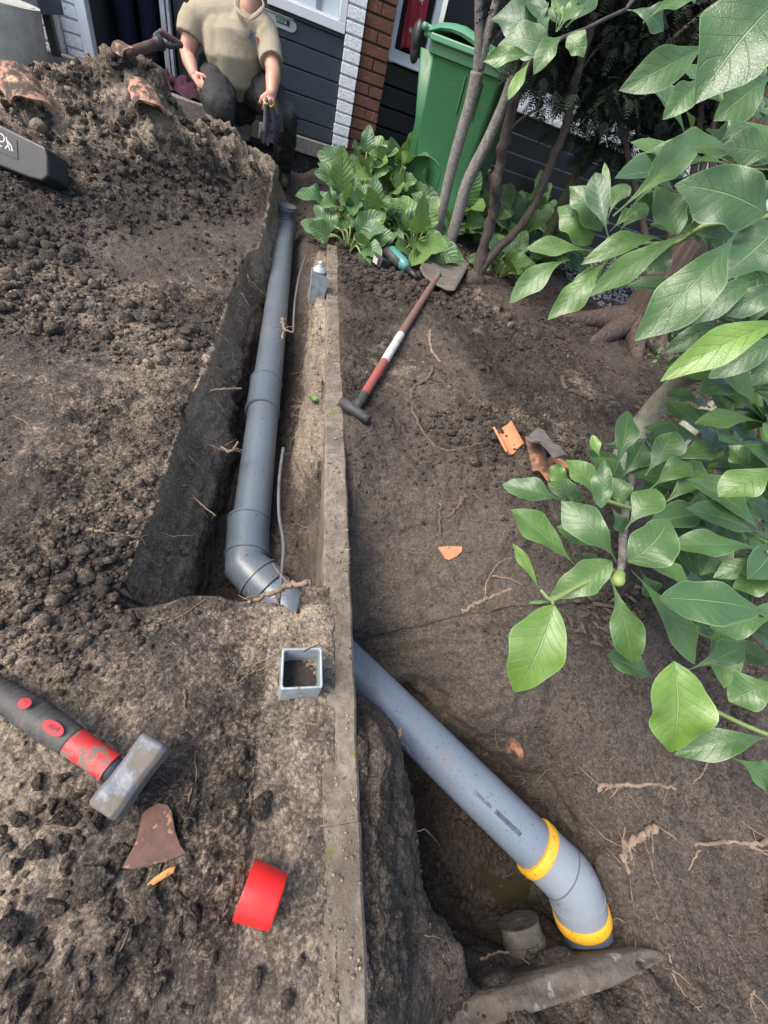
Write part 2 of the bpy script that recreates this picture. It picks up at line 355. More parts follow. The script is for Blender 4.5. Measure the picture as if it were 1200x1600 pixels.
def lumps(x, y, cell, seed, density=.8, rmin=.25, rmax=.62):
    wx = vnoise(x/cell*1.6, y/cell*1.6, x*0+seed, seed)+.5*vnoise(x/cell*4.1, y/cell*4.1, x*0, seed+3); wy = vnoise(x/cell*1.6+9, y/cell*1.6, x*0-seed, seed+1)+.5*vnoise(x/cell*4.1, y/cell*4.1+5, x*0, seed+4)
    x = x+wx*cell*.22; y = y+wy*cell*.22
    gx, gy = np.floor(x/cell), np.floor(y/cell); best = np.zeros_like(x)
    for a in (-1, 0, 1):
        for b in (-1, 0, 1):
            i, j = gx+a, gy+b
            def h(q): 
                n = (i.astype(np.int64)*73856093) ^ (j.astype(np.int64)*19349663) ^ ((seed+q)*83492791)
                n = (n ^ (n >> 13))*1274126177 & 0x7fffffff; n = (n ^ (n >> 15))*668265263 & 0x7fffffff; return (n & 0xffff)/65535.
            r = (rmin+(rmax-rmin)*h(3)**2)*np.where(h(4) < density, 1, 0)
            dx = (x/cell-(i+h(1))); dy = (y/cell-(j+h(2))); an = h(5)*3.14; ca, sa = np.cos(an), np.sin(an)
            e = 1+.6*h(6); d2 = (dx*ca+dy*sa)**2*e+(dy*ca-dx*sa)**2/e
            best = np.maximum(best, np.sqrt(np.maximum(r*r-d2, 0)))
    return best*cell
def ss(a, b, t): t = np.clip((t-a)/(b-a), 0, 1); return t*t*(3-2*t)
def W(*c): return c
def ctrl(lst):
    out = []
    for c in lst:
        if c[0] == 'w': out.append(c[1:])
        elif len(c) == 4: p = P(c[0], c[1], Y=c[3]); out.append((p.x, p.y, p.z))
        else: p = P(c[0], c[1], z=c[2]); out.append((p.x, p.y, p.z))
    return np.array(out)
class RBF:
    def __init__(s, pts, eps=.02):
        s.p = pts; n = len(pts); d = np.sqrt(((pts[:, None, :2]-pts[None, :, :2])**2).sum(-1)+eps*eps)
        A = np.zeros((n+3, n+3)); A[:n, :n] = d+np.eye(n)*-.004; A[:n, n] = 1; A[:n, n+1:] = pts[:, :2]; A[n, :n] = 1; A[n+1:, :n] = pts[:, :2].T
        s.w = np.linalg.solve(A, np.concatenate([pts[:, 2], [0, 0, 0]])); s.e = eps
    def __call__(s, x, y):
        r = s.w[-3]+s.w[-2]*x+s.w[-1]*y
        for i, q in enumerate(s.p): r = r+s.w[i]*np.sqrt((x-q[0])**2+(y-q[1])**2+s.e**2)
        return r
LEFT = RBF(ctrl([(0, 1590, .0), (200, 1590, 0), (500, 1590, -.004), (0, 1300, .015), (0, 1000, .02), (0, 700, .02), (0, 500, .03), (250, 1050, .0), (480, 1200, -.005),
    (190, 900, .0), (330, 520, .01), (200, 480, .03), (100, 600, .03), (60, 800, .01),
    (180, 84, 0, 3.0), (60, 118, 0, 2.9), (-100, 130, 0, 2.9), (250, 124, 0, 3.05), (330, 183, 0, 3.15), (380, 224, 0, 3.3), (432, 262, 0, 3.45),
    (150, 170, 0, 2.8), (220, 200, 0, 2.8), (100, 240, 0, 2.5), (280, 240, .14), (200, 300, .11), (350, 300, .08), (400, 370, .03), (300, 350, .05), (100, 350, .06), (0, 350, .06), (0, 230, 0, 2.35),
    (370, 420, .01), W('w', -.9, 3.65, .14), W('w', -1.4, 3.6, .12), W('w', -.5, 3.75, .06), W('w', -.15, 3.9, .05), W('w', -2.5, 3.6, .1), W('w', -3, 1, .02), W('w', -1.5, 0, .02), W('w', 0, -1.2, 0), W('w', -2, -2, 0)]))
RIGHT = RBF(ctrl([(540, 400, .0), (548, 600, .0), (556, 690, -.01), (562, 760, -.05), (566, 850, -.13), (568, 950, -.24), (572, 1030, -.33), (575, 1085, -.30),
    (571, 1150, -.03), (575, 1290, -.03), (583, 1450, -.03), (590, 1590, -.03), (600, 1200, -.06), (612, 1300, -.10), (620, 1400, -.10), (640, 1480, -.12), (690, 1540, -.20),
    (629, 1200, -.24), (634, 1290, -.24), (655, 1390, -.24), (705, 1500, -.20), (650, 1220, -.50), (660, 1310, -.52), (700, 1420, -.52), (740, 1350, -.52), (770, 1420, -.52), (760, 1470, -.46),
    (720, 1270, -.50), (790, 1350, -.50), (850, 1430, -.45), (890, 1470, -.42), (820, 1480, -.42),
    (640, 1100, -.36), (700, 1110, -.33), (760, 1160, -.35), (830, 1250, -.36), (900, 1330, -.38), (930, 1440, -.38),
    (760, 1070, -.20), (850, 1130, -.24), (905, 1200, -.26), (940, 1260, -.26), (970, 1350, -.27), (1000, 1450, -.27),
    (1000, 1150, -.18), (1100, 1300, -.21), (1150, 1500, -.23), (1050, 1550, -.25), (1000, 1000, -.08), (900, 950, -.1), (940, 1060, -.15), (1190, 1200, -.15),
    (620, 750, -.04), (620, 850, -.14), (640, 950, -.21), (680, 1040, -.25), (620, 1010, -.30), (700, 900, -.13), (780, 950, -.13), (720, 800, -.04), (820, 850, -.06), (850, 1000, -.13),
    (700, 700, .0), (800, 700, .03), (900, 700, .05), (650, 600, .03), (750, 560, .07), (850, 600, .09), (700, 480, .05), (600, 480, .02), (560, 420, 0), (800, 480, .05), (950, 560, .05), (1100, 600, .05), (1100, 800, .0), (900, 820, -.02),
    (700, 1590, -.25), (800, 1565, -.26), (900, 1530, -.26), (980, 1505, -.26), (800, 1630, -.23), (1000, 1600, -.23), (640, 1640, -.2),
    W('w', .6, 3.3, .04), W('w', .4, 3.9, .08), W('w', 2, 3.6, .04), W('w', 4, 3.8, .05), W('w', 3, 1, .02), W('w', 1.8, 0, -.12), W('w', 1.2, -.6, -.2), W('w', .3, -.6, -.03), W('w', 3, -2, 0), W('w', 0, -2, 0)]), .012)
BK = .048
PITPX = [(630, 1175, -.22), (633, 1290, -.24), (655, 1390, -.24), (700, 1485, -.22), (722, 1540, -.24), (760, 1552, -.26), (860, 1524, -.26), (930, 1503, -.26), (985, 1487, -.26), (976, 1400, -.27), (950, 1310, -.27), (920, 1240, -.26), (880, 1180, -.25), (800, 1150, -.27), (700, 1085, -.33), (640, 1050, -.33), (612, 1060, -.33), (600, 1090, -.33)]
PITXY = np.array([[P(a, b, z=c).x, P(a, b, z=c).y] for a, b, c in PITPX])
def poly_sd(x, y, poly):
    d = np.full(x.shape, 1e9); ins = np.zeros(x.shape, bool); n = len(poly)
    for i in range(n):
        ax, ay = poly[i]; bx_, by_ = poly[(i+1) % n]; ex, ey = bx_-ax, by_-ay; t = np.clip(((x-ax)*ex+(y-ay)*ey)/(ex*ex+ey*ey), 0, 1)
        d = np.minimum(d, (x-ax-t*ex)**2+(y-ay-t*ey)**2)
        if ay != by_: ins ^= ((ay > y) != (by_ > y)) & (x < (bx_-ax)*(y-ay)/(by_-ay)+ax)
    return np.where(ins, -1, 1)*np.sqrt(d)
def base_h(x, y):
    z = base_h0(x, y); sel = (x > .1) & (x < 1.1) & (y > -.6) & (y < .8)
    if sel.any():
        xs, ys_ = x[sel], y[sel]; sd_ = poly_sd(xs, ys_, PITXY)+.010*fbm(xs*9, ys_*9, xs*0, 3, 15)
        wd = .03+.15*ss(.36, .65, xs)*ss(-.30, -.18, ys_)
        k = ss(.004, -1, sd_/wd); k = np.clip(-sd_/wd+.1, 0, 1); k = k*k*(3-2*k)
        z[sel] = z[sel]*(1-k)+np.minimum(z[sel], -.50+.03*fbm(xs*6, ys_*6, xs*0, 3, 16))*k
    return z
def base_h0(x, y):
    s = x-BK*y
    zl = LEFT(x, y); zr = RIGHT(x, y)
    zl = np.where(y > 3.6, np.minimum(zl, .3), zl)
    wob = .004*fbm(y*6, y*0, y*0+3, 3, 5)+.004*fbm(y*25, y*0, y*0, 3, 9)
    wl = -.288+wob + .045*ss(2.25, 2.36, y)                 # left trench wall
    # trench profile right of the wall
    fl = -.30+.13*ss(1.6, 3.2, y)+.20*ss(3.2, 4.1, y)
    mid = fl+.06*ss(-.1, .0, s)
    bank_top = np.where(y < 2.8, -.03-.10*(1-ss(.55, 1.15, y)), .02)
    be = .018+.055*(1-ss(.6, 1.1, y))+.10*ss(2.7, 3.0, y)+wob*.8
    bw = .050-.008*(1-ss(.6, 1.2, y))
    bank = mid+(bank_top-mid)*ss(0, 1, (s-be)/bw)
    near = ss(.405, .445, y+.012*fbm(x*9, x*0, x*0, 3, 21)-.03*(s+.2)+.03*ss(0, .1, s))    # near end wall of the trench
    tr = np.where(near < 1, zl*(1-near)+bank*near, bank)
    kk = np.clip((s-wl)/.012, 0, 1)*.30+np.clip((s-wl-.010)/.10, 0, 1)*.70; k = kk  # clean cut face with a slight batter
    z = zl*(1-k)+tr*k
    # right of the edging
    kr = np.where(y < 2.78, (s > .150).astype(float), ss(.16, .24, s)); z = np.where((y < .45) & (s > .06) & (s < .142), np.maximum(z, .003*(1-ss(.0, .018, s-.106+.006*fbm(y*19, y*0, y*0, 3, 77)))-.002), z)
    z = z*(1-kr)+zr*kr
    z = np.where((s > np.where(y < .45, .132, .120)) & (s < .163) & (y < 2.76), np.minimum(z, -.03), z)
    # tunnel under the edging for the pipe: let the soil fall away either side only
    fac = ss(3.95, 4.15, y); z = z*(1-fac)+np.clip(z, -.3, .1)*fac
    return z
def lines(segs):
    out = []
    for a, b, n in segs: out += list(np.linspace(a, b, n, endpoint=False))
    return np.array(out)
ys = [-.42]
while ys[-1] < 4.30: ys.append(ys[-1]+.0026*(1+max(ys[-1]+.2, 0)*1.05)*(.62 if .36 < ys[-1] < .47 else 1))
ys = np.array([-9, -4, -2, -1.2, -.8, -.6, -.5]+ys+[4.6]) if isinstance(ys, list) else ys
xf = lines([(-9, -3.2, 12), (-3.2, -1.6, 160), (-1.6, -.7, 220), (-.7, 1.3, 1000), (1.3, 2.6, 260), (2.6, 4.6, 160), (4.6, 9.01, 12)])
NX = 960
XX = np.empty((len(ys), NX)); YY = np.repeat(ys[:, None], NX, 1)
for a in range(0, len(ys), 60):
    yb = ys[a:a+60]; X0 = np.repeat(xf[None], len(yb), 0); Y0 = np.repeat(yb[:, None], len(xf), 1); Z0 = base_h(X0, Y0)
    dxx = np.diff(X0, axis=1); dz = np.diff(Z0, axis=1); xm = (X0[:, 1:]+X0[:, :-1])/2; ym = Y0[:, 1:]
    px_ = CAM[0]-xm; dist = np.sqrt(px_**2+ym**2+.64)
    wt = 1/dist**1.0*np.where((xm < -.55-.42*ym) | (xm > 1.25+ym*.9), .25, 1)
    L = np.sqrt(dxx**2+(dz*.8)**2)*wt+dxx*.02
    C = np.concatenate([np.zeros((len(yb), 1)), np.cumsum(L, 1)], 1)
    for i in range(len(yb)): XX[a+i] = np.interp(np.linspace(0, C[i, -1], NX), C[i], xf)
# smooth column wobble between rows
for _ in range(2):
    XX[8:-2] = .25*XX[7:-3]+.5*XX[8:-2]+.25*XX[9:-1]
ZZ = base_h(XX, YY)
def nrm(X, Y, Z):
    dX = np.gradient(X, axis=1), np.gradient(Y, axis=1), np.gradient(Z, axis=1); dY = np.gradient(X, axis=0), np.gradient(Y, axis=0), np.gradient(Z, axis=0)
    n = np.stack([dX[1]*dY[2]-dX[2]*dY[1], dX[2]*dY[0]-dX[0]*dY[2], dX[0]*dY[1]-dX[1]*dY[0]], -1)
    return n/np.maximum(np.linalg.norm(n, axis=-1, keepdims=True), 1e-12)
Nn = nrm(XX, YY, ZZ)
s_ = XX-BK*YY; up = np.clip(Nn[..., 2], 0, 1)
# zones
smooth_bowl = np.exp(-(((XX-.62)/.42)**2+((YY-.55)/.5)**2)*1.2)*(s_ > .15)
heapz = ss(.07, .3, ZZ)*(s_ < -.2)
loose = .35+.65*ss(-.25, .35, fbm(XX*3.1, YY*3.1, XX*0, 3, 31)); loose = np.maximum(loose, 1.15*np.exp(-(((XX-1.15)/.55)**2+((YY-1.75)/.62)**2)*1.3)*(s_ > .18)); loose = loose*(1-.8*smooth_bowl)
loose = np.where((s_ > -.26) & (s_ < .11) & (YY > .45), .25, loose)
nearleft = ((s_ > .0) & (s_ < .17) & (YY < .42)); loose = np.where(nearleft, loose*.18, loose)
loose = loose*(.25+.75*up)
sc = 1+.55*np.clip(YY, 0, 3.5)*.35
d = .6*lumps(XX, YY, .034, 3, .75)*loose + .5*lumps(XX+.01*fbm(XX*40, YY*40, XX*0, 2, 8), YY, .016, 11, .85)*(.3+.7*loose) + .75*lumps(XX, YY, .0085, 17, .9)*(.35+.65*loose)
d += .012*fbm(XX*7, YY*7, ZZ*7, 4, 41)*(.5+.5*up)+.026*np.abs(fbm(XX*4.5+3, YY*4.5, ZZ*4.5, 4, 43))*(s_ > .2)*(YY < 1.3) + .0042*fbm(XX*45, YY*45, ZZ*45, 5, 51)*(.6+.4*loose)
d += heapz*(.55*lumps(XX, YY, .11, 71, .6)+.7*lumps(XX, YY, .045, 73, .85)+.6*lumps(XX, YY, .022, 75, .9)+.022*fbm(XX*15, YY*15, ZZ*12, 5, 77))
wall = 1-ss(.3, .75, up)
d += (wall+.35*((s_ > -.262+.045*ss(2.25, 2.36, YY)) & (s_ < -.16) & (YY > .45)))*(.006*fbm(XX*9+3, YY*13, ZZ*38, 4, 61)+.010*fbm(XX*4, YY*5, ZZ*4, 3, 63))
d += .006*lumps(XX, YY, .06, 81, .3)/.03*loose*.4
d *= np.where(nearleft, .40, 1)*np.where((s_ > np.where(YY < .42, .140, .10)) & (s_ < .172) & (YY < 2.78), .0, 1)
edge = np.clip(np.abs(s_-.14)/.05, 0, 1); d *= np.where((YY < 2.9) & (s_ > .14), edge, 1)
XD, YD, ZD = XX+Nn[..., 0]*d, YY+Nn[..., 1]*d, ZZ+Nn[..., 2]*d
nr_, nc_ = XD.shape
co = np.stack([XD, YD, ZD], -1).reshape(-1, 3).astype(np.float32)
idx = np.arange(nr_*nc_).reshape(nr_, nc_)
quads = np.stack([idx[:-1, :-1], idx[:-1, 1:], idx[1:, 1:], idx[1:, :-1]], -1).reshape(-1, 4)
wall_pt = (s_ > -.29) & (s_ < -.14) & (YY > .45) & (YY < 3.6)
me = bpy.data.meshes.new('soil_ground')
me.vertices.add(len(co)); me.vertices.foreach_set('co', co.ravel())
me.loops.add(quads.size); me.loops.foreach_set('vertex_index', quads.ravel().astype(np.int32))
me.polygons.add(len(quads)); me.polygons.foreach_set('loop_start', (np.arange(len(quads))*4).astype(np.int32))
me.update(calc_edges=True)
sand = .24+.34*fbm(XX*2.1, YY*2.1, XX*0, 3, 91)
sand += .75*ss(.02, .05, s_)*(1-ss(.10, .13, s_))*ss(.7, 1.1, YY)*(1-ss(2.5, 2.9, YY))          # sandy bank beside the pipe
sand += .55*heapz*ss(-.3, .3, fbm(XX*2.6, YY*2.6, ZZ*3, 3, 95)) - .25*ss(.30, .42, ZZ)*(s_ < -.2)
sand += .22*np.exp(-((s_+.0)/.14)**2)*(YY < .4); sand += .08*ss(.03, .10, s_)*(s_ < .18)*(YY < .4)
sand += .12*np.exp(-(((XX-.35)/.25)**2+((YY-1.6)/.4)**2)); sand = np.where(s_ > .18, sand*.75, sand)
sand -= .30*smooth_bowl*(YY < .6)
sand -= .18*(1-ss(-.9, -.3, s_))*(1-heapz)
sand += .30*heapz*(ZZ < .32); sand += .75*(s_ > -.291+.045*ss(2.25, 2.36, YY))*(s_ < -.12)*ss(-.26, -.16, ZZ)*(YY > .43)*(YY < 3.6); sand -= .30*np.exp(-(((XX-.95)/.35)**2+((YY-.05)/.4)**2)); sand = np.clip(sand, 0, 1.1)
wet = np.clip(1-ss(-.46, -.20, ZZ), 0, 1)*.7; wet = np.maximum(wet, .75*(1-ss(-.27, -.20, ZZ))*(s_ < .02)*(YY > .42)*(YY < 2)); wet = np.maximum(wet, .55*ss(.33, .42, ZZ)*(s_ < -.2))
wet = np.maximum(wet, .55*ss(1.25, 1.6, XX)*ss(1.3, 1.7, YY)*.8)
wet = np.maximum(wet, .35*ss(.1, .4, fbm(XX*3.3+9, YY*3.3, ZZ*0, 3, 99)))
for nm, a in (('sand', sand), ('wet', wet), ('loose', loose)):
    at = me.attributes.new(nm, 'FLOAT', 'POINT'); at.data.foreach_set('value', a.ravel().astype(np.float32))
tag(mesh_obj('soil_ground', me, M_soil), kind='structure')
BV = BVHTree.FromPolygons([tuple(v) for v in co.tolist()], quads.tolist())
def G(x, y, lift=0.):
    r = Vector(ray(x, y)).normalized(); h = BV.ray_cast(Vector(CAM), r)
    p = h[0] if h[0] is not None else P(x, y, z=0.)
    return p+Vector((0, 0, lift))
def GZ(x, y):
    h = BV.ray_cast(Vector((x, y, 3)), Vector((0, 0, -1))); return h[0].z if h[0] is not None else 0.

# crumbs and clods: loose soil nobody could count
def ico(sub=1):
    t = (1+5**.5)/2; v = [(-1, t, 0), (1, t, 0), (-1, -t, 0), (1, -t, 0), (0, -1, t), (0, 1, t), (0, -1, -t), (0, 1, -t), (t, 0, -1), (t, 0, 1), (-t, 0, -1), (-t, 0, 1)]
    f = [(0, 11, 5), (0, 5, 1), (0, 1, 7), (0, 7, 10), (0, 10, 11), (1, 5, 9), (5, 11, 4), (11, 10, 2), (10, 7, 6), (7, 1, 8), (3, 9, 4), (3, 4, 2), (3, 2, 6), (3, 6, 8), (3, 8, 9), (4, 9, 5), (2, 4, 11), (6, 2, 10), (8, 6, 7), (9, 8, 1)]
    v = [np.array(q)/np.linalg.norm(q) for q in v]
    for _ in range(sub):
        c = {}; nf = []
        def m(a, b):
            k = (min(a, b), max(a, b))
            if k not in c: p = v[a]+v[b]; v.append(p/np.linalg.norm(p)); c[k] = len(v)-1
            return c[k]
        for a, b, e in f: x, y, z = m(a, b), m(b, e), m(e, a); nf += [(a, x, z), (b, y, x), (e, z, y), (x, y, z)]
        f = nf
    return np.array(v), np.array(f)
def scatter(name, pos, size, mat, sub=1, flat=(.55, 1), rough=.32, attrs=None, squash=None, kind='stuff', smooth=True, cuts=0):
    V, F = ico(sub); K = 14 if not cuts else 30; var = []
    for k in range(K):
        q = V.copy(); n = fbm(q[:, 0]*1.7+k*9, q[:, 1]*1.7, q[:, 2]*1.7, 2, k); q *= (1+rough*n)[:, None]
        for _c in range(cuts):
            pn = rng.normal(size=3); pn /= np.linalg.norm(pn); dd_ = q @ pn; q = q-np.maximum(dd_-rng.uniform(.45, .75), 0)[:, None]*pn*.9
        if cuts: q *= (1+.07*fbm(q[:, 0]*7+k, q[:, 1]*7, q[:, 2]*7, 2, k+50))[:, None]
        q *= np.array([rng.uniform(.8, 1.25), rng.uniform(.7, 1.), rng.uniform(*flat)]); var.append(q)
    var = np.array(var); n = len(pos); ki = rng.integers(0, K, n); an = rng.uniform(0, 6.28, n); ti = rng.uniform(-.5, .5, (n, 2))
    q = var[ki]*size[:, None, None] if np.ndim(size) == 1 else var[ki]*size[:, None, :]
    c, s = np.cos(an)[:, None], np.sin(an)[:, None]; x, y, z = q[..., 0], q[..., 1], q[..., 2]
    y, z = y*np.cos(ti[:, :1])-z*np.sin(ti[:, :1]), y*np.sin(ti[:, :1])+z*np.cos(ti[:, :1])
    q = np.stack([x*c-y*s, x*s+y*c, z], -1)+pos[:, None, :]
    co = q.reshape(-1, 3).astype(np.float32); fs = (F[None]+(np.arange(n)*len(V))[:, None, None]).reshape(-1, 3).astype(np.int32)
    me = bpy.data.meshes.new(name); me.vertices.add(len(co)); me.vertices.foreach_set('co', co.ravel()); me.loops.add(fs.size); me.loops.foreach_set('vertex_index', fs.ravel())
    me.polygons.add(len(fs)); me.polygons.foreach_set('loop_start', (np.arange(len(fs))*3).astype(np.int32)); me.update(calc_edges=True)
    for nm, a in (attrs or {}).items():
        at = me.attributes.new(nm, 'FLOAT', 'POINT'); at.data.foreach_set('value', np.repeat(a, len(V)).astype(np.float32))
    o = mesh_obj(name, me, mat, smooth=smooth)
    if kind: tag(o, kind=kind)
    return o
gp = np.stack([XD, YD, ZD], -1)
def pick(n, wfun):
    cellw = np.abs(np.gradient(XX, axis=1))*np.abs(np.gradient(YY, axis=0))*wfun; p = cellw.ravel(); p = np.clip(p, 0, None); p /= p.sum()
    ii = rng.choice(p.size, n, p=p); return gp.reshape(-1, 3)[ii], ii
dist = np.sqrt(XX**2+YY**2+.64); vis = ((XX > -.55-.42*YY) & (XX < 1.25+YY*.9) & (YY > -.4) & (YY < 4.05)).astype(float)/dist**2.2
onbeam = ((s_ > .10) & (s_ < .18) & (YY < 2.78))
patch = np.clip(fbm(XX*2.2, YY*2.2, XX*0, 3, 131)+.35, .04, 1.2)
wgt = vis*patch*(.15+.85*up)*(1-.8*smooth_bowl)*np.where(onbeam, 0, 1)*np.where((s_ < -.3) | (s_ > .18), 1, .4)
wgt = wgt*np.where((s_ > .18) & (YY > 1.0), 2.2, 1)
wgt = wgt*np.where((XX < -.12) & (YY < .25), 1.6, 1)*np.where(nearleft, .35, 1)
p_, ii = pick(36000, wgt); sz = .0010+.0042*rng.random(len(p_))**3*np.clip(1+p_[:, 1]*.6, 1, 3)+.0004*np.clip(p_[:, 1], 0, 3)
p_[:, 2] += sz*.25
p2, i2 = pick(2200, wgt*patch*patch); s2 = (.005+.010*rng.random(len(p2))**3)*(1+.5*np.clip(p2[:, 1], 0, 3)); p2[:, 2] += s2*.3
A = {'sand': np.clip(sand.ravel()+0, 0, 1), 'wet': wet.ravel()}
aa = {k: np.concatenate([v[ii], v[i2]])+rng.uniform(-.12, .12, len(ii)+len(i2)) for k, v in A.items()}
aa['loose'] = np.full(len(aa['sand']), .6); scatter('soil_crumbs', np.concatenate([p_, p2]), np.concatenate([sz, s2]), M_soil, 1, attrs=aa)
nb = 1500; yb_ = -.4+3.1*rng.random(nb)**1.6; sb_ = .112+.058*rng.random(nb)**np.where(yb_ < .35, 1.7, 1.); kz = .0006+.0022*rng.random(nb)**3*(1+.5*yb_.clip(0, 3))
scatter('edging_crumbs', np.stack([sb_+BK*yb_, yb_, kz*.4+.0006], -1), kz, M_soil, 1, attrs={'sand': np.clip(.45+.3*rng.random(nb), 0, 1), 'wet': np.zeros(nb)})
# lumpy clods near the tools
cp = []; cs = []
for (x, y, r) in [(150, 1288, 18), (210, 1235, 12), (60, 1330, 22), (105, 1275, 20), (95, 1320, 17), (360, 1235, 30), (405, 1262, 24), (365, 1290, 17), (145, 1375, 24), (235, 1410, 24), (300, 1440, 24), (20, 1450, 30), (85, 1420, 18), (190, 1350, 12), (280, 1405, 13),
                  (55, 1480, 18), (175, 1500, 20), (120, 1550, 16), (30, 1560, 22), (250, 1530, 15), (330, 1500, 12), (205, 1460, 14), (100, 1215, 12), (60, 1225, 14), (30, 1280, 16), (120, 1245, 10), (400, 1530, 14), (450, 1560, 16), (470, 1500, 10), (340, 1375, 9)]:
    q = G(x, y); rr = r*depth(q)/FPX; cp.append((q.x, q.y, q.z+rr*.38)); cs.append(rr*.9)
for _ in range(110):
    x, y = rng.uniform(0, 300), rng.uniform(1250, 1600); q = G(x, y); rr = rng.uniform(5, 12)*depth(q)/FPX; cp.append((q.x, q.y, q.z+rr*.2)); cs.append(rr)
for _ in range(260):
    x, y = rng.uniform(0, 400), rng.uniform(90, 380); q = G(x, y)
    if q.z < .05 or q.y > 3.4: continue
    rr = rng.uniform(3, 9)*depth(q)/FPX; cp.append((q.x, q.y, q.z+rr*.2)); cs.append(rr)
cp = np.array(cp); cs = np.array(cs)
scatter('soil_clods', cp, cs, M_soil, 4, flat=(.65, .95), rough=.45, cuts=9, attrs={'sand': rng.uniform(0, .35, len(cp)), 'wet': rng.uniform(.0, .2, len(cp)), 'loose': np.full(len(cp), .8)})

# ------------------------------------------------------------------ edging beam
def bx(y, s): return s+BK*y
b = MB(); yb = np.linspace(-1.2, 2.74, 60); rows = []
prof = [(.110, -.20), (.110, -.006), (.114, 0.), (.168, 0.), (.173, -.005), (.173, -.20)]
for part_ in (0, 1):
    yy = [y for y in yb if (y < .02) == (part_ == 0)]
    yy = (yy+[.0170]) if part_ == 0 else ([.0176]+yy)
    off = (.002, -.001) if part_ == 0 else (0., 0.); vs = []
    for i, y in enumerate(yy):
        j = .0016*math.sin(y*37)+.001*math.sin(y*91+2)
        for (s, z) in prof: vs.append((bx(y, s+off[0])+(j if s > .14 else -j), y, z+off[1]+.0015*math.sin(y*11)))
    n = len(prof); fs = [(i*n+k, i*n+k+1, (i+1)*n+k+1, (i+1)*n+k) for i in range(len(yy)-1) for k in range(n-1)]
    fs += [tuple(range(n)), tuple(range(len(vs)-1, len(vs)-n-1, -1))]
    m = MB(); m.add(vs, fs); o = m.build('edging_slab', M_conc)
    tag(o, 'long upright concrete edging slab dividing the garden, running from the border plants to the foreground' if part_ else 'nearest concrete edging slab, chipped pale at the joint', 'edging slab')

# ------------------------------------------------------------------ drain pipe
RP = .055
def ring_prof(parent, name, pts, rads, mat, n=40): return MB().tube(pts, rads, n).build(name, mat, parent, True)
A0 = P(447, 352, z=-.085); A1 = P(387, 868, z=-.215); E1 = A1+(A1-A0).normalized()*.055; B1 = P(868, 1352, z=-.30); C1 = P(912, 1500, z=-.395)
pipe = empty('drain_pipe', (A0.x, A0.y, A0.z), 'long grey plastic drain pipe running through the trench and under the edging into the pit', 'drain pipe')
u1 = (A1-A0).normalized(); dAB = (B1-E1).normalized(); dBC = (C1-B1).normalized()
def smooth_shade_auto(o, ang=40):
    me = o.data; me.polygons.foreach_set('use_smooth', [True]*len(me.polygons))
    try: me.set_sharp_from_angle(angle=R(ang))
    except Exception: pass
    return o
def pipe_part(name, path, rads, mat, n=48, par=None): return smooth_shade_auto(MB().tube(path, rads, n).build(name, mat, par or pipe, True))
pipe_part('pipe_section', [A0, P(413, 640, z=-.158)], RP, M_pvc)
Cc = P(413, 620, z=-.155)
pipe_part('pipe_section', [P(412, 640, z=-.158), A1], RP, M_pvc)
def socket(c0, c1, name, mat, r=RP, par=None, lip0=True, lip1=True):
    ax = (c1-c0); L = ax.length; ax = ax/L; t = .0045
    pts = [c0]; rr = [r+.0005]
    if lip0: 
        for a, q in ((.000, t), (.002, t+.004), (.008, t+.004), (.010, t)): pts.append(c0+ax*a); rr.append(r+q)
    else: pts += [c0+ax*.0001]; rr += [r+t]
    if lip1:
        for a, q in ((.010, t), (.008, t+.004), (.002, t+.004), (.0, t)): pts.append(c1-ax*a); rr.append(r+q)
    pts.append(c1+ax*.0005); rr.append(r+.0005)
    return pipe_part(name, pts, rr, mat, par=par)
socket(P(416, 598, z=-.150), P(410, 645, z=-.160), 'coupling', M_pvc)
S0 = P(389, 812, z=-.203)
# elbow one: socket, mitred bend, socket
def arc(p0, d0, p1, d1, n=8):
    # quadratic through the corner
    out = []
    for i in range(n+1): t = i/n; c = None; out.append(None)
    return out
K1 = A1+u1*.035
e_in = A1; e_out = K1+dAB*.045
el = pipe_part('elbow', [S0, S0+u1*.001, A1+u1*.0, K1+dAB*.0005, e_out, e_out+dAB*.001], [RP, RP+.006, RP+.006, RP+.006, RP+.006, RP], M_pvc)
socket(S0, S0+u1*.02, 'elbow_collar', M_pvc, par=el, lip1=False); 
smooth_shade_auto(el, 25)
pipe_part('elbow_collar', [A1-u1*.004, A1-u1*.003, A1+u1*.003, A1+u1*.004], [RP+.006, RP+.0095, RP+.0095, RP+.006], M_pvc, par=el)
so2 = e_out; pipe_part('elbow_collar', [so2, so2+dAB*.001, so2+dAB*.055, so2+dAB*.056], [RP+.003, RP+.0075, RP+.0075, RP+.002], M_pvc, par=el)
pipe_part('elbow_collar', [so2+dAB*.000, so2+dAB*.001, so2+dAB*.007, so2+dAB*.008], [RP+.007, RP+.0112, RP+.0112, RP+.007], M_pvc, par=el)
Bs = B1-dAB*.075
bl = pipe_part('pipe_section', [K1+dAB*.06, Bs+dAB*.02], RP, M_pvcb)
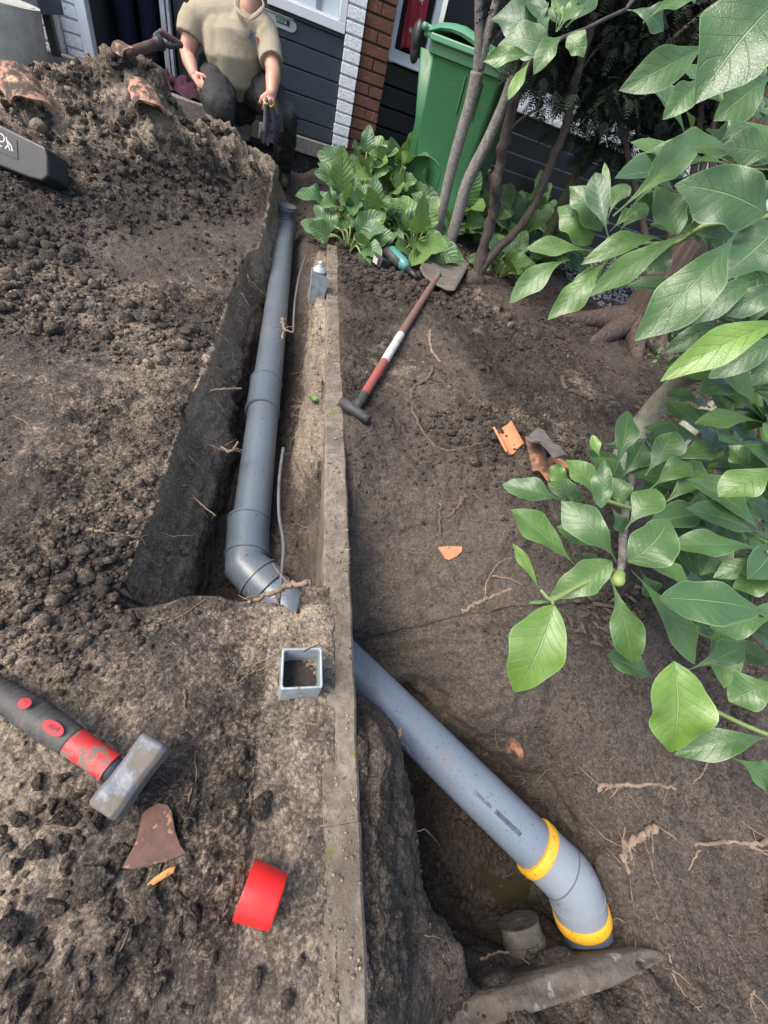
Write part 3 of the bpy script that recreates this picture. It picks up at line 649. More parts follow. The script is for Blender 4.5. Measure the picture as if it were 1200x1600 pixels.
# printed bar code and digits follow the pipe wall
tocam = (Vector(CAM)-B1).normalized(); nn = (tocam-dAB*tocam.dot(dAB)).normalized(); bb = dAB.cross(nn)
def on_pipe(t, a, r=RP+.0006): return B1+dAB*t+(nn*math.cos(a)+bb*math.sin(a))*r
m = MB(); t = -.195
random.seed(3)
while t < -.125:
    wd = random.choice((.0009, .0016, .0024)); a0 = -.02 ; a1 = .16
    q = [on_pipe(t, a0), on_pipe(t+wd, a0), on_pipe(t+wd, (a0+a1)/2), on_pipe(t, (a0+a1)/2), on_pipe(t+wd, a1), on_pipe(t, a1)]
    m.add(q, [(0, 1, 2, 3), (3, 2, 4, 5)]); t += wd+random.choice((.0008, .0014))
m.build('bar_code', M_ink, pipe)
def text_mesh(name, txt, size, mat, parent, mapf, depthz=0., align='CENTER', reps=0):
    cu = bpy.data.curves.new(name, 'FONT'); cu.body = txt; cu.size = size; cu.align_x = align; cu.align_y = 'CENTER'; cu.extrude = depthz; cu.resolution_u = 3
    o = bpy.data.objects.new(name+'_c', cu); COL.objects.link(o); dg = bpy.context.evaluated_depsgraph_get(); me = bpy.data.meshes.new_from_object(o.evaluated_get(dg))
    bpy.data.objects.remove(o)
    for v in me.vertices: v.co = mapf(v.co.x, v.co.y, v.co.z)
    return mesh_obj(name, me, mat, parent, False)
text_mesh('printed_digits', '12S0470S0', .0115, M_ink, pipe, lambda x, y, z: on_pipe(-.232-x*-1, .07+y/RP))
text_mesh('printed_digits', 'Dyka', .010, M_ink, pipe, lambda x, y, z: on_pipe(-.60+x, -.25+y/RP)) if False else None
# elbow two, light grey with yellow seals
K2 = B1+dAB*.045; S2 = K2+dBC*.084
rr = RP+.005
el2 = pipe_part('elbow', [B1-dAB*.055, B1-dAB*.054, K2-dAB*.012, K2+(dBC-dAB)*.006, K2+dBC*.012, K2+dBC*.045, S2-dBC*.02, S2-dBC*.019], [RP, rr, rr, rr+.001, rr, rr, rr, RP], M_pvcl)
smooth_shade_auto(el2, 25)
pipe_part('elbow_seam', [K2-dAB*.001, K2+dBC*.001], [rr+.0016, rr+.0016], M_pvc, par=el2) if False else None
pipe_part('elbow_seam', [K2+dBC*.034, K2+dBC*.035, K2+dBC*.038, K2+dBC*.039], [rr, rr+.0022, rr+.0022, rr], M_pvcl, par=el2)
pipe_part('elbow_seam', [K2-dAB*.0315, K2-dAB*.031, K2-dAB*.029, K2-dAB*.0285], [rr, rr+.0014, rr+.0014, rr], M_pvc, par=el2)
def seal(c, ax): return pipe_part('seal_ring', [c-ax*.012, c-ax*.011, c-ax*.007, c+ax*.008, c+ax*.0105, c+ax*.011], [RP+.001, RP+.0068, RP+.0078, RP+.0078, RP+.0068, RP+.003], M_yel)
seal(B1-dAB*.052, dAB); seal(S2-dBC*.012, dBC)
pipe_part('pipe_section', [S2-dBC*.03, S2+dBC*.30], RP, M_pvcb)
# upright inlet at the far end
top = A0+u1*-.0+Vector((0, 0, .11)); base = A0+Vector((0, 0, -.05))
ins = pipe_part('inlet_socket', [base, top-Vector((0, 0, .022)), top-Vector((0, 0, .0215)), top-Vector((0, 0, .012)), top-Vector((0, 0, .0115)), top, top+Vector((0, 0, .0001)), top-Vector((0, 0, .06))],
          [RP+.003, RP+.003, RP+.008, RP+.008, RP+.004, RP+.004, RP-.001, RP-.001], M_pvc)
pipe_part('inlet_collar', [A0+u1*.058, A0+u1*.059, A0+u1*.072, A0+u1*.073], [RP, RP+.010, RP+.010, RP], M_pvc)

# second upright stub against the house and the muddy old stub in the pit
def stub(name, base, top, r, mat, lab):
    e = empty(name, base, lab, 'pipe stub'); ax = (top-base).normalized(); L = (top-base).length
    q = lambda t: base+ax*t
    smooth_shade_auto(MB().tube([q(-.05), q(L-.05), q(L-.048), q(L-.036), q(L-.034), q(L-.004), q(L), q(L), q(L-.07)], [r, r, r+.005, r+.005, r+.002, r+.002, r+.004, r-.003, r-.003], 40).build('pipe', mat, e, True))
    smooth_shade_auto(MB().tube([q(L*.35), q(L*.35+.001), q(L*.35+.006), q(L*.35+.007)], [r, r+.005, r+.005, r], 40).build('collar', mat, e, True))
    if name == 'old_pipe_stub': smooth_shade_auto(MB().tube([q(L*.62), q(L*.62+.001), q(L*.62+.006), q(L*.62+.007)], [r, r+.0045, r+.0045, r], 40).build('collar', mat, e, True))
    return e
q = P(415, 242, Y=3.83); stub('pipe_stub', Vector((q.x, q.y, q.z-.16)), q+Vector((0, 0, .01)), .05, M_pvc, 'short grey pipe stub standing upright beside the doorway plinth')
_dd = depth(P(818, 1462, z=-.37)); b0 = P(836, 1530, d=_dd-.022); t0 = P(810, 1438, d=_dd+.022)
stub('old_pipe_stub', b0, t0, .043, M_oldpvc, 'mud covered old grey pipe stub low in the pit beside the yellow sealed elbow')
# cable
cbl = [G(470, 432, .01), G(462, 470, .012), G(456, 520, .01)]
m = MB().tube(spline([P(443, 700, z=-.10), P(437, 745, z=-.10), P(436, 800, z=-.115), P(443, 850, z=-.12), P(440, 900, z=-.11), P(434, 950, z=-.13), P(432, 1000, z=-.2)], 8), .0052, 10)
tag(m.build('cable', M_cable, None, True), 'grey cable hanging down beside the trench pipe at its first elbow', 'cable')
m = MB().tube(spline([P(478, 400, z=-.03), P(468, 430, z=-.02), P(461, 470, z=-.03), P(458, 520, z=-.05)], 8), .005, 10)
tag(m.build('cable', M_cable, None, True), 'short grey cable end curving out of the sand beside the spray can sleeve', 'cable')
# puddle and clay ledge
m = MB(); c = P(795, 1365, z=-.497); pts = [(c.x+.075*math.cos(a)*(1+.15*math.sin(3*a)), c.y+.07*math.sin(a), -.506) for a in np.linspace(0, 6.28, 30)[:-1]]
m.add(pts, [tuple(range(len(pts)))]); tag(m.build('puddle_water', M_puddle), kind='structure')
lo = [(640, 1600), (690, 1578), (740, 1560), (800, 1541), (860, 1522), (930, 1500), (1000, 1484), (1032, 1486)]
hi = [(640, 1660), (720, 1625), (780, 1598), (840, 1580), (900, 1560), (950, 1545), (1000, 1520), (1036, 1500)]
m = MB(); vs = []; N2 = 28
A_, B_ = spline([P(x, y, z=-.240) for x, y in lo], 4), spline([P(x, y, z=-.232) for x, y in hi], 4)
for i in range(len(A_)):
    for j in range(7):
        t = j/6; p = lerp(A_[i], B_[i], t); p = p+Vector((0, 0, .012*math.sin(math.pi*t)*math.sin(i*.7)*math.sin(t*3))); vs.append(p)
    vs.append(B_[i]-Vector((0, 0, .10))); vs.append(A_[i]-Vector((0, 0, .10)))
n = 9; fs = [(i*n+k, i*n+(k+1) % n, (i+1)*n+(k+1) % n, (i+1)*n+k) for i in range(len(A_)-1) for k in range(n)]+[tuple(range(n)), tuple(range(len(vs)-1, len(vs)-n-1, -1))]
m.add(vs, fs); o = m.build('buried_slab', M_wet, None, True); tag(o, 'smooth grey buried slab edge curving across the near end of the pit', 'slab')

# ------------------------------------------------------------------ tools
# club hammer
zt = .078
hm = empty('club_hammer', G(200, 1215), 'club hammer with muddy steel head and red and black grip on the soil', 'hammer')
a, b_ = P(158, 1266, z=zt-.004), P(240, 1157, z=zt+.004); ax = (b_-a).normalized(); ctr = (a+b_)/2
side = Vector((0, 0, 1)).cross(ax).normalized(); upv = ax.cross(side).normalized(); rot = Matrix((ax, side, upv)).transposed()
m = MB(); hl = (b_-a).length+.006; m.box(ctr-upv*.021, (hl*.60, .044, .046), rot); me_ = m
vs = []
for sx, k in ((-.5, .82), (-.455, 1.), (-.30, 1.), (-.16, .93), (.16, .93), (.30, 1.), (.455, 1.), (.5, .82)):
    for dy, dz in ((-1, -.7), (-.7, -1), (.7, -1), (1, -.7), (1, .7), (.7, 1), (-.7, 1), (-1, .7)):
        vs.append(ctr-upv*.021+ax*sx*hl+side*dy*.0228*k+upv*dz*.0225*k)
m = MB(); n = 8; m.add(vs, [(i*n+j, i*n+(j+1) % n, (i+1)*n+(j+1) % n, (i+1)*n+j) for i in range(7) for j in range(n)]+[tuple(range(n-1, -1, -1)), tuple(range(7*n, 8*n))])
m.build('hammer_head', M_steel, hm, bevel=.0022)
hd = (P(60, 1123, z=.055)-P(178, 1203, z=.055)).normalized(); h0 = P(181, 1204, z=.052)
def hgrip(t, w, h_=None): return h0+hd*t
m = MB().tube([h0-hd*.004, h0+hd*.022], [.0145, .015], 16, flat=.8); m.build('neck', M_anth, hm, True)
m = MB().tube([h0+hd*.008, h0+hd*.0085, h0+hd*.02, h0+hd*.05, h0+hd*.079, h0+hd*.08], [.014, .018, .018, .018, .019, .018], 20, flat=.85); smooth_shade_auto(m.build('red_sleeve', M_hred, hm, True))
pts = []; rd = []
for i in range(60):
    t = .078+i*.0035; pts.append(h0+hd*t+Vector((0, 0, -.012*((t-.07)/.2)**2))+side*0); rd.append(.0188+.0032*math.sin((t-.07)*22)-(.0014 if (i % 3 == 0 and i > 12) else 0)+(0 if i < 56 else -.004*(i-55)))
m = MB().tube(pts, rd, 24, flat=.85); m.build('rubber_grip', M_blkrub, hm, True)
gn = (Vector(CAM)-(h0+hd*.11)).normalized(); gn = (gn-hd*gn.dot(hd)).normalized(); gb = hd.cross(gn)
def on_grip(c, x, y, r): a = y/.019; return h0+hd*(c+x)+(gn*math.cos(a)+gb*math.sin(a))*(r-.0022)
m = MB(); vs = [on_grip(.105, 0, 0, .0245)]+[on_grip(.105, .017*math.cos(t), .0068*math.sin(t), .0243) for t in np.linspace(0, 6.28, 25)[:-1]]
m.add(vs, [(0, i+1, (i+1) % 24+1) for i in range(24)]); m.build('badge', M_lred, hm)
text_mesh('badge_lettering', 'Polet', .0085, M_blkrub, hm, lambda x, y, z: on_grip(.105, x, y, .0252))
m = MB(); 
for k_ in range(1): 
    vs = [on_grip(.163, 0, .004, .0262)]+[on_grip(.163, .009*math.cos(t), .004+.006*math.sin(t), .0258) for t in np.linspace(0, 6.28, 17)[:-1]]; m.add(vs, [(0, i+1, (i+1) % 16+1) for i in range(16)])
m.build('badge', M_lred, hm)

# red cap
_dc = depth(P(405, 1397, z=.034)); c0, c1 = P(382, 1388, d=_dc+.002), P(431, 1407, d=_dc+.001); ax = (c1-c0).normalized(); Lc = (c1-c0).length+.004; r_ = .0315
rc = empty('end_cap', G(405, 1395), 'bright red plastic pipe cap lying on its side on the sandy soil', 'end cap')
smooth_shade_auto(MB().tube([c0+ax*.045, c0, c0, c0+ax*.002, c0+ax*Lc*.8, c0+ax*Lc*.97, c0+ax*Lc, c0+ax*(Lc+.002)], [r_-.002, r_-.002, r_+.0008, r_+.001, r_-.001, r_-.003, r_-.006, r_*.5], 48, cap=True).build('cap_wall', M_red, rc, True))
smooth_shade_auto(MB().tube([c0+ax*Lc*.955, c0+ax*Lc*.96, c0+ax*Lc*.985, c0+ax*Lc*.99], [r_-.003, r_-.0008, r_-.0012, r_-.004], 48).build('rim', M_red, rc, True))

# galvanised square sleeves
def sleeve(corners_top, zt, zb, name, lab, rr=.004, t=.0042):
    tp = [Vector(P(x, y, z=zt)) for x, y in corners_top]; c = sum(tp, Vector())/4
    w_ = ((tp[0]-tp[1]).length+(tp[1]-tp[2]).length)/4; e1 = (tp[1]-tp[0]+tp[2]-tp[3]).normalized(); e2 = Vector((-e1.y, e1.x, 0))
    def ringp(h, z):
        out = []
        for sx, sy in ((1, 1), (-1, 1), (-1, -1), (1, -1)):
            for a in (0, 30, 60, 90):
                an = R({(1, 1): 0, (-1, 1): 90, (-1, -1): 180, (1, -1): 270}[(sx, sy)]+a); cx, cy = sx*(h-rr), sy*(h-rr)
                p = c+e1*(cx+rr*math.cos(an))+e2*(cy+rr*math.sin(an)); out.append((p.x, p.y, z))
        return out
    vs = ringp(w_, zb)+ringp(w_, zt-.0008)+ringp(w_-.0006, zt)+ringp(w_-t+.0006, zt)+ringp(w_-t, zt-.0008)+ringp(w_-t, zb); n = 16
    m = MB(); m.add(vs, [(i*n+j, i*n+(j+1) % n, (i+1)*n+(j+1) % n, (i+1)*n+j) for i in range(5) for j in range(n)])
    return tag(smooth_shade_auto(m.build(name, M_galv, None, True), 50), lab, 'post sleeve'), c, w_
o, cc, ww = sleeve([(441, 1012), (503, 1011), (505, 1075), (438, 1078)], .058, -.03, 'post_sleeve', 'empty open square galvanised sleeve standing in the soil against the edging')
m = MB(); V, F = ico(3)
m.add([(cc.x+v[0]*.040, cc.y+v[1]*.040, -.001+v[2]*.008+.003*math.sin(v[0]*20)*math.cos(v[1]*17)) for v in V], [tuple(f) for f in F]); tag(m.build('soil_plug', M_plug, None, True), kind='stuff')
m = MB(); m.prism([cc+Vector((-.004, .022, .022)), cc+Vector((.026, .030, .040)), cc+Vector((.029, .031, .036)), cc+Vector((.002, .024, .015))], (0, -.002, 0)); tag(m.build('wood_chip', M_root), 'brown splinter stuck to the inner wall of the open square sleeve', 'splinter')
g = G(495, 466); zg = g.z; g2 = P(495, 466, z=zg)
q0 = P(495, 448, Y=g2.y+.02); zt2 = zg+.105
o, cc2, ww2 = sleeve([(482, 433), (509, 430), (509, 434.5), (482, 438)], zt2, zg-.03, 'post_sleeve', 'smaller square galvanised sleeve holding a spray can on the trench bank')
# rebuild at fixed size
me = o.data; bpy.data.objects.remove(o)
cx, cy = g2.x, g2.y+.034
m = MB(); h = .036; t = .003
for z0, z1 in ((zg-.03, zt2),):
    ro = lambda hh, z: [(cx-hh, cy-hh, z), (cx+hh, cy-hh, z), (cx+hh, cy+hh, z), (cx-hh, cy+hh, z)]
    vs = ro(h, z0)+ro(h, z1)+ro(h-t, z1)+ro(h-t, z0); m.add(vs, [(i*4+j, i*4+(j+1) % 4, (i+1)*4+(j+1) % 4, (i+1)*4+j) for i in range(3) for j in range(4)])
tag(m.build('post_sleeve', M_galv, None, bevel=.001), 'square galvanised sleeve on the trench bank with a spray can standing in it', 'post sleeve')
sc_ = empty('spray_can', (cx, cy, zg+.02), 'silver spray can with white nozzle standing inside the square sleeve', 'spray can')
z = zt2; q = lambda dz: Vector((cx, cy, z+dz))
smooth_shade_auto(MB().tube([q(-.08), q(.004), q(.006), q(.010), q(.013), q(.020), q(.026), q(.0265)], [.031, .031, .0325, .0325, .030, .026, .017, .012], 32).build('can_body', M_can, sc_, True))
smooth_shade_auto(MB().tube([q(.0265), q(.030), q(.033)], [.014, .0135, .009], 24).build('valve_cup', M_can, sc_, True))
MB().tube([q(.032), q(.044), q(.047)], [.0075, .0075, .005], 16).build('nozzle', M_nozzle, sc_, True)

# T handled spade
tp1, tp2 = G(527, 649, .022), G(575, 665, .022); j = G(557, 637, .024); bl_ = G(677, 447, .03); 
tp1.z = tp2.z = max(tp1.z, tp2.z); sp = empty('spade', G(620, 540), 'spade with black T grip and worn red and white shaft lying across the soil mound', 'spade')
tc_ = (tp1+tp2)/2; sd_ = (bl_-tc_).normalized()
d_ = (tp2-tp1).normalized(); MB().tube([tp1, tp1+d_*.003, tp2-d_*.003, tp2], [.010, .0165, .0165, .010], 20).build('grip', M_blkrub, sp, True)
def shp(t): 
    p = tc_.lerp(bl_, t); p.z += .012*math.sin(math.pi*t); return p
def shaft(name, t0, t1, r0, r1, mat): return smooth_shade_auto(MB().tube([shp(lerp(t0, t1, i/6)) for i in range(7)], [lerp(r0, r1, i/6) for i in range(7)], 20).build(name, mat, sp, True))
T = lambda y: None
shaft('ferrule', .0, .075, .0125, .0165, M_blkrub); shaft('shaft', .07, .25, .0152, .0165, M_shred); shaft('shaft_band', .249, .43, .0167, .0168, M_shwht); shaft('shaft', .429, 1.0, .0166, .0165, M_shbrn)
m = MB(); bc = [G(672, 386, .05), G(730, 424, .04), G(704, 470, .03), G(650, 437, .035)]
cen = sum(bc, Vector())/4; n_ = (bc[1]-bc[0]).cross(bc[3]-bc[0]).normalized(); n_ = n_ if n_.z > 0 else -n_
NU = 14; vs = []; bl0 = 1.0
for lay in (0, 1):
    for i in range(NU+1):
        for k in range(NU+1):
            u, v = i/NU, k/NU; e = .06*max(0, abs(u-.5)*2-.75)/.25; vv = lerp(e*.6, 1-e*.6, v)
            p = bc[0].lerp(bc[1], u).lerp(bc[3].lerp(bc[2], u), vv); p = p+n_*(.020*(2*u-1)**2-.006*math.sin(v*3.1)+.004*(fbm(np.array([u*5.]), np.array([v*5.]), np.array([1.]), 3, 5)[0] if lay == 0 else 0)-.005*lay); vs.append(p)
q_ = (NU+1)**2; g_ = lambda i, k, l: l*q_+i*(NU+1)+k
fs = [(g_(i, k, 0), g_(i, k+1, 0), g_(i+1, k+1, 0), g_(i+1, k, 0)) for i in range(NU) for k in range(NU)]+[(g_(i, k, 1), g_(i+1, k, 1), g_(i+1, k+1, 1), g_(i, k+1, 1)) for i in range(NU) for k in range(NU)]
for i in range(NU): fs += [(g_(i, 0, 0), g_(i+1, 0, 0), g_(i+1, 0, 1), g_(i, 0, 1)), (g_(i, NU, 0), g_(i, NU, 1), g_(i+1, NU, 1), g_(i+1, NU, 0)), (g_(0, i, 0), g_(0, i, 1), g_(0, i+1, 1), g_(0, i+1, 0)), (g_(NU, i, 0), g_(NU, i+1, 0), g_(NU, i+1, 1), g_(NU, i, 1))]
m.add(vs, fs); m.build('blade', M_mudsteel, sp, True)
tip_ = cen.lerp(bl_, .45); MB().tube([bl_-sd_*.02, bl_+sd_*.03, tip_.lerp(bl_, .4)+n_*.012, tip_+n_*.004], [.017, .0175, .012, .004], 16, flat=.8).build('socket', M_mudsteel, sp, True)

# cordless tool among the border plants
ct = empty('cordless_tool', G(605, 415), 'black and teal cordless power tool lying between the border plants and the spade blade', 'power tool')
a, b_ = G(582, 388, .05), G(622, 425, .04); MB().tube([a, a.lerp(b_, .03), a.lerp(b_, .3), a.lerp(b_, .34), a.lerp(b_, .6), b_], [.022, .028, .03, .034, .034, .026], 20, rnd=False).build('tool_body', M_blkrub, ct, True)
c_ = G(592, 418, .03); MB().box(c_, (.075, .10, .055), Matrix.Rotation(.5, 3, 'Z') @ Matrix.Rotation(.3, 3, 'Y')).build('battery', M_blkpl, ct, bevel=.008)
a, b_ = G(605, 408, .055), G(634, 430, .035); MB().tube([a, a.lerp(b_, .1), a.lerp(b_, .8), b_], [.020, .036, .034, .018], 20).build('teal_housing', M_teal, ct, True)
MB().tube([b_, b_+(b_-a)*.5], [.018, .012], 14).build('nose', M_blkpl, ct, True)
MB().box(c_+Vector((-.035, -.035, .012)), (.004, .04, .03), Matrix.Rotation(.5, 3, 'Z')).build('sticker', M_letter, ct)

# black plastic case at the left edge
cc3 = P(22, 236, Y=2.25); pa, pb = P(-60, 165, Y=2.33), P(76, 232, Y=2.18); dx_ = (pb-pa).normalized(); dn = Vector((dx_.y, -dx_.x, 0)).normalized()*1.0; dn.z = .55; dn = (dn-dx_*dn.dot(dx_)).normalized(); dv = dx_.cross(dn).normalized(); dv = dv if dv.z > 0 else -dv
bc_ = empty('plastic_case', pb-dx_*.2-dv*.1, 'black plastic case with rounded corner resting on the spoil heap at the left edge', 'case')
def cs_(u, v, d): return pb-dx_*u-dv*v+dn*d
out_ = [(.012, .006), (.0, .03), (-.012, .09), (.01, .115), (.06, .125), (.6, .165), (.6, 0), (.02, 0)]
m = MB(); m.prism([cs_(u, v, 0) for u, v in out_], -dn*.10); m.build('case_shell', M_blkpl, bc_, bevel=.008, seg=3)
m = MB(); m.prism([cs_(u, v, .0005) for u, v in ((.125, .022), (.112, .085), (.5, .10), (.5, .022))], dn*.0015); m.build('label', M_stick, bc_)
text_mesh('label_lettering', 'GID', .042, M_star, bc_, lambda x, y, z: cs_(.205-x, .042-y, .0026)); text_mesh('label_lettering', 'NT', .034, M_star, bc_, lambda x, y, z: cs_(.200-x, .078-y, .0026))
m = MB()
def strk(u0, v0, u1, v1, w=.0022):
    a, b_ = Vector(cs_(u0, v0, .0026)), Vector(cs_(u1, v1, .0026)); sdw = (b_-a).normalized().cross(dn)*w; m.add([a-sdw, b_-sdw, b_+sdw, a+sdw], [(0, 1, 2, 3)])
for s_4 in ((.165, .035, .155, .052), (.155, .052, .165, .068), (.155, .052, .146, .068), (.160, .040, .143, .050), (.143, .050, .136, .066), (.168, .030, .162, .036)): strk(*s_4)
m.build('label_emblem', M_star, bc_)

# ------------------------------------------------------------------ shards
def slab_px(name, outline, lift, thick, mat, lab, cat, dome=0., grp=None, tilt=None, zfix=None):
    pts = [G(x, y) for x, y in outline]; c = sum(pts, Vector())/len(pts)
    # fit a plane so the piece is stiff
    A = np.array([[p.x-c.x, p.y-c.y, 1] for p in pts]); sol = np.linalg.lstsq(A, np.array([p.z for p in pts]), rcond=None)[0]
    if tilt: sol[0] += tilt[0]; sol[1] += tilt[1]
    zz = lambda x, y: c.z*0+sol[2]+sol[0]*(x-c.x)+sol[1]*(y-c.y)
    nn_ = Vector((-sol[0], -sol[1], 1)).normalized(); K = 5; n = len(outline); vs = []
    base = []
    for (x, y) in outline:
        r_ = ray(x, y); pz = c.z
        for _ in range(8): p = Vector(CAM+r_*((pz+lift-.8)/r_[2])); pz = zz(p.x, p.y)
        base.append(p)
    c2 = sum(base, Vector())/n
    for lay in (0, 1):
        for k in range(K):
            t = 1-k/K
            for p in base:
                q = c2.lerp(p, t); vs.append(q+nn_*(dome*(1-t*t)-thick*lay+.0006*math.sin(q.x*900)+.0006*math.sin(q.y*1100)))
        vs.append(c2+nn_*(dome-thick*lay))
    fs = []; L_ = K*n+1
    for lay in (0, 1):
        o_ = lay*L_
        for k in range(K-1):
            for i in range(n):
                f = (o_+k*n+i, o_+k*n+(i+1) % n, o_+(k+1)*n+(i+1) % n, o_+(k+1)*n+i); fs.append(f if lay == 0 else f[::-1])
        for i in range(n): f = (o_+(K-1)*n+i, o_+(K-1)*n+(i+1) % n, o_+K*n); fs.append(f if lay == 0 else f[::-1])
    for i in range(n): fs.append((i, L_+i, L_+(i+1) % n, (i+1) % n))
    m = MB(); m.add(vs, fs); o = m.build(name, mat, None, True); smooth_shade_auto(o, 35); return tag(o, lab, cat, grp)
slab_px('rusty_plate', [(234, 1262), (247, 1255), (262, 1258), (268, 1268), (273, 1300), (282, 1322), (291, 1333), (262, 1345), (230, 1353), (204, 1358), (190, 1356), (200, 1338), (212, 1316), (219, 1290), (222, 1270)], .010, .004, M_rust, 'flat rusty iron plate with concave side lying below the club hammer', 'metal scrap')
slab_px('wood_sliver', [(229, 1383), (240, 1372), (262, 1357), (274, 1354), (271, 1364), (252, 1376), (236, 1386)], .008, .006, M_wood, 'small orange wood sliver lying below the rusty plate', 'wood sliver', dome=.003)
slab_px('terracotta_shard', [(684, 855), (700, 853), (722, 854), (722, 861), (714, 869), (702, 875), (695, 873), (690, 864)], .008, .007, M_terra, 'small flat orange terracotta shard alone on the bare soil slope', 'shard', dome=.001)
slab_px('terracotta_shard', [(792, 1178), (800, 1168), (808, 1178), (812, 1188), (820, 1182), (814, 1164), (800, 1152), (790, 1160)], .012, .007, M_glaze, 'orange terracotta shard sticking out of the pit wall above the blue pipe', 'shard', tilt=(.3, -.3))
slab_px('tile_shard', [(824, 683), (840, 668), (850, 672), (862, 690), (876, 697), (885, 710), (868, 714), (856, 700), (846, 690), (834, 688)], .035, .008, M_slate, 'flat grey stone shard with jagged edge leaning behind the glazed sherd', 'shard', tilt=(0, -.4))
slab_px('tile_shard', [(855, 716), (866, 711), (885, 722), (889, 732), (872, 728), (858, 734)], .015, .008, M_terra, 'narrow orange shard half hidden behind the foreground leaves', 'shard')
def shell(name, pa, pb, up_, r, arc0, arc1, thick, mat, lab, jag=.12, ridges=0, mat2=None, flip=False):
    """curved potsherd: part of a cylinder about the axis pa-pb"""
    ax = (pb-pa); L = ax.length; ax = ax/L; n0 = (up_-ax*up_.dot(ax)).normalized(); b0 = ax.cross(n0); NU, NV = 26, 30; vs = []
    for lay in (0, 1):
        for i in range(NU+1):
            for k in range(NV+1):
                u, v = i/NU, k/NV; a = R(lerp(arc0, arc1, u)); e0 = jag*(.4+.35*math.sin(u*4+1)+.08*math.sin(u*17)); e1 = jag*(.5+.45*math.sin(u*3.4+4)+.12*math.sin(u*11))
                t = lerp(e0*.5, 1-abs(e1), v); rr = r-thick*lay+(ridges*.0016*math.sin(t*46) if lay == 0 else 0)
                vs.append(pa+ax*t*L+(n0*math.cos(a)+b0*math.sin(a))*rr)
    q_ = (NU+1)*(NV+1); g_ = lambda i, k, l: l*q_+i*(NV+1)+k
    fs = [(g_(i, k, 0), g_(i+1, k, 0), g_(i+1, k+1, 0), g_(i, k+1, 0)) for i in range(NU) for k in range(NV)]; fs2 = [(g_(i, k, 1), g_(i, k+1, 1), g_(i+1, k+1, 1), g_(i+1, k, 1)) for i in range(NU) for k in range(NV)]
    e = []
    for i in range(NU): e += [(g_(i, 0, 0), g_(i, 0, 1), g_(i+1, 0, 1), g_(i+1, 0, 0)), (g_(i, NV, 0), g_(i+1, NV, 0), g_(i+1, NV, 1), g_(i, NV, 1))]
    for k in range(NV): e += [(g_(0, k, 0), g_(0, k+1, 0), g_(0, k+1, 1), g_(0, k, 1)), (g_(NU, k, 0), g_(NU, k, 1), g_(NU, k+1, 1), g_(NU, k+1, 0))]
    m = MB(); m.add(vs, fs, 0); m.f += [tuple(f) for f in fs2+e]; m.m += [1 if mat2 else 0]*len(fs2+e)
    o = m.build(name, [mat, mat2] if mat2 else mat, None, True); smooth_shade_auto(o, 35); return tag(o, lab, 'shard')
# bowl-like sherd lying open side up
q0, q1 = G(776, 674, .046), G(798, 716, .046)
shell('pottery_shard', q0, q1, Vector((.25, .1, -1)), .040, -70, 75, .007, M_terrap, 'hollow orange potsherd lying open side up with a pale rim', .2, mat2=M_terra)
q0, q1 = G(829, 690, -.01), G(846, 758, -.015)
shell('pottery_shard', q0, q1, Vector((0, 0, 1)), .046, -55, 50, .007, M_glaze, 'dark ribbed potsherd with orange bare tip below the grey stone shard', .3, ridges=1, mat2=M_terra)
q0, q1 = P(20, 100, Y=2.75), P(52, 158, Y=2.62)
shell('pottery_shard', q0-Vector((0, 0, .05)), q1-Vector((0, 0, .06)), Vector((.1, -.7, 1)), .085, -60, 65, .012, M_terrap, 'large pale pink pottery shard on the left side of the spoil heap', .25)
q0, q1 = P(218, 128, Y=2.95), P(238, 172, Y=2.82)
shell('pottery_shard', q0-Vector((0, 0, .04)), q1-Vector((0, 0, .04)), Vector((.1, -.8, 1)), .075, -65, 65, .012, M_terrap, 'pink pottery shard on the right flank of the spoil heap', .3)
q0, q1 = P(184, 68, Y=3.0), P(208, 82, Y=2.95)
shell('pottery_shard', q0-Vector((0, 0, .03)), q1-Vector((0, 0, .03)), Vector((0, -.6, 1)), .045, -60, 60, .010, M_terrap, 'small pale shard on top of the spoil heap beside the spade grip', .3)

# spade grip sticking out behind the heap
g0, g1 = P(196, 86, Y=3.05), P(252, 66, Y=3.2); hs = empty('buried_spade', g0, 'worn red wooden spade shaft with D grip poking out of the spoil heap', 'spade')
dd = (g1-g0).normalized(); g_1 = g0+dd*(g1-g0).length*.86
MB().tube([g0-dd*.12, g0, g_1], [.021, .021, .020], 20).build('shaft', M_shdk, hs, True)
pc = P(260, 63, Y=3.22); yv = (P(246, 53, Y=3.2)-P(276, 72, Y=3.24)).normalized(); L2 = (P(246, 53, Y=3.2)-P(276, 72, Y=3.24)).length
MB().tube([g_1-dd*.01, g_1+dd*.03], [.022, .030], 16).build('grip_socket', M_blkrub, hs, True)
MB().tube([pc+yv*L2*.5+dd*.03, pc-yv*L2*.5+dd*.03], [.014, .014], 14, rnd=True).build('grip_bar', M_shdk, hs, True)
MB().tube(spline([pc+yv*L2*.52+dd*.035, pc+yv*L2*.40-dd*.02, g_1+dd*.02], 5), .011, 12, rnd=False).build('grip_arm', M_blkrub, hs, True)
MB().tube(spline([pc-yv*L2*.52+dd*.035, pc-yv*L2*.38-dd*.02, g_1+dd*.02], 5), .011, 12, rnd=False).build('grip_arm', M_blkrub, hs, True)

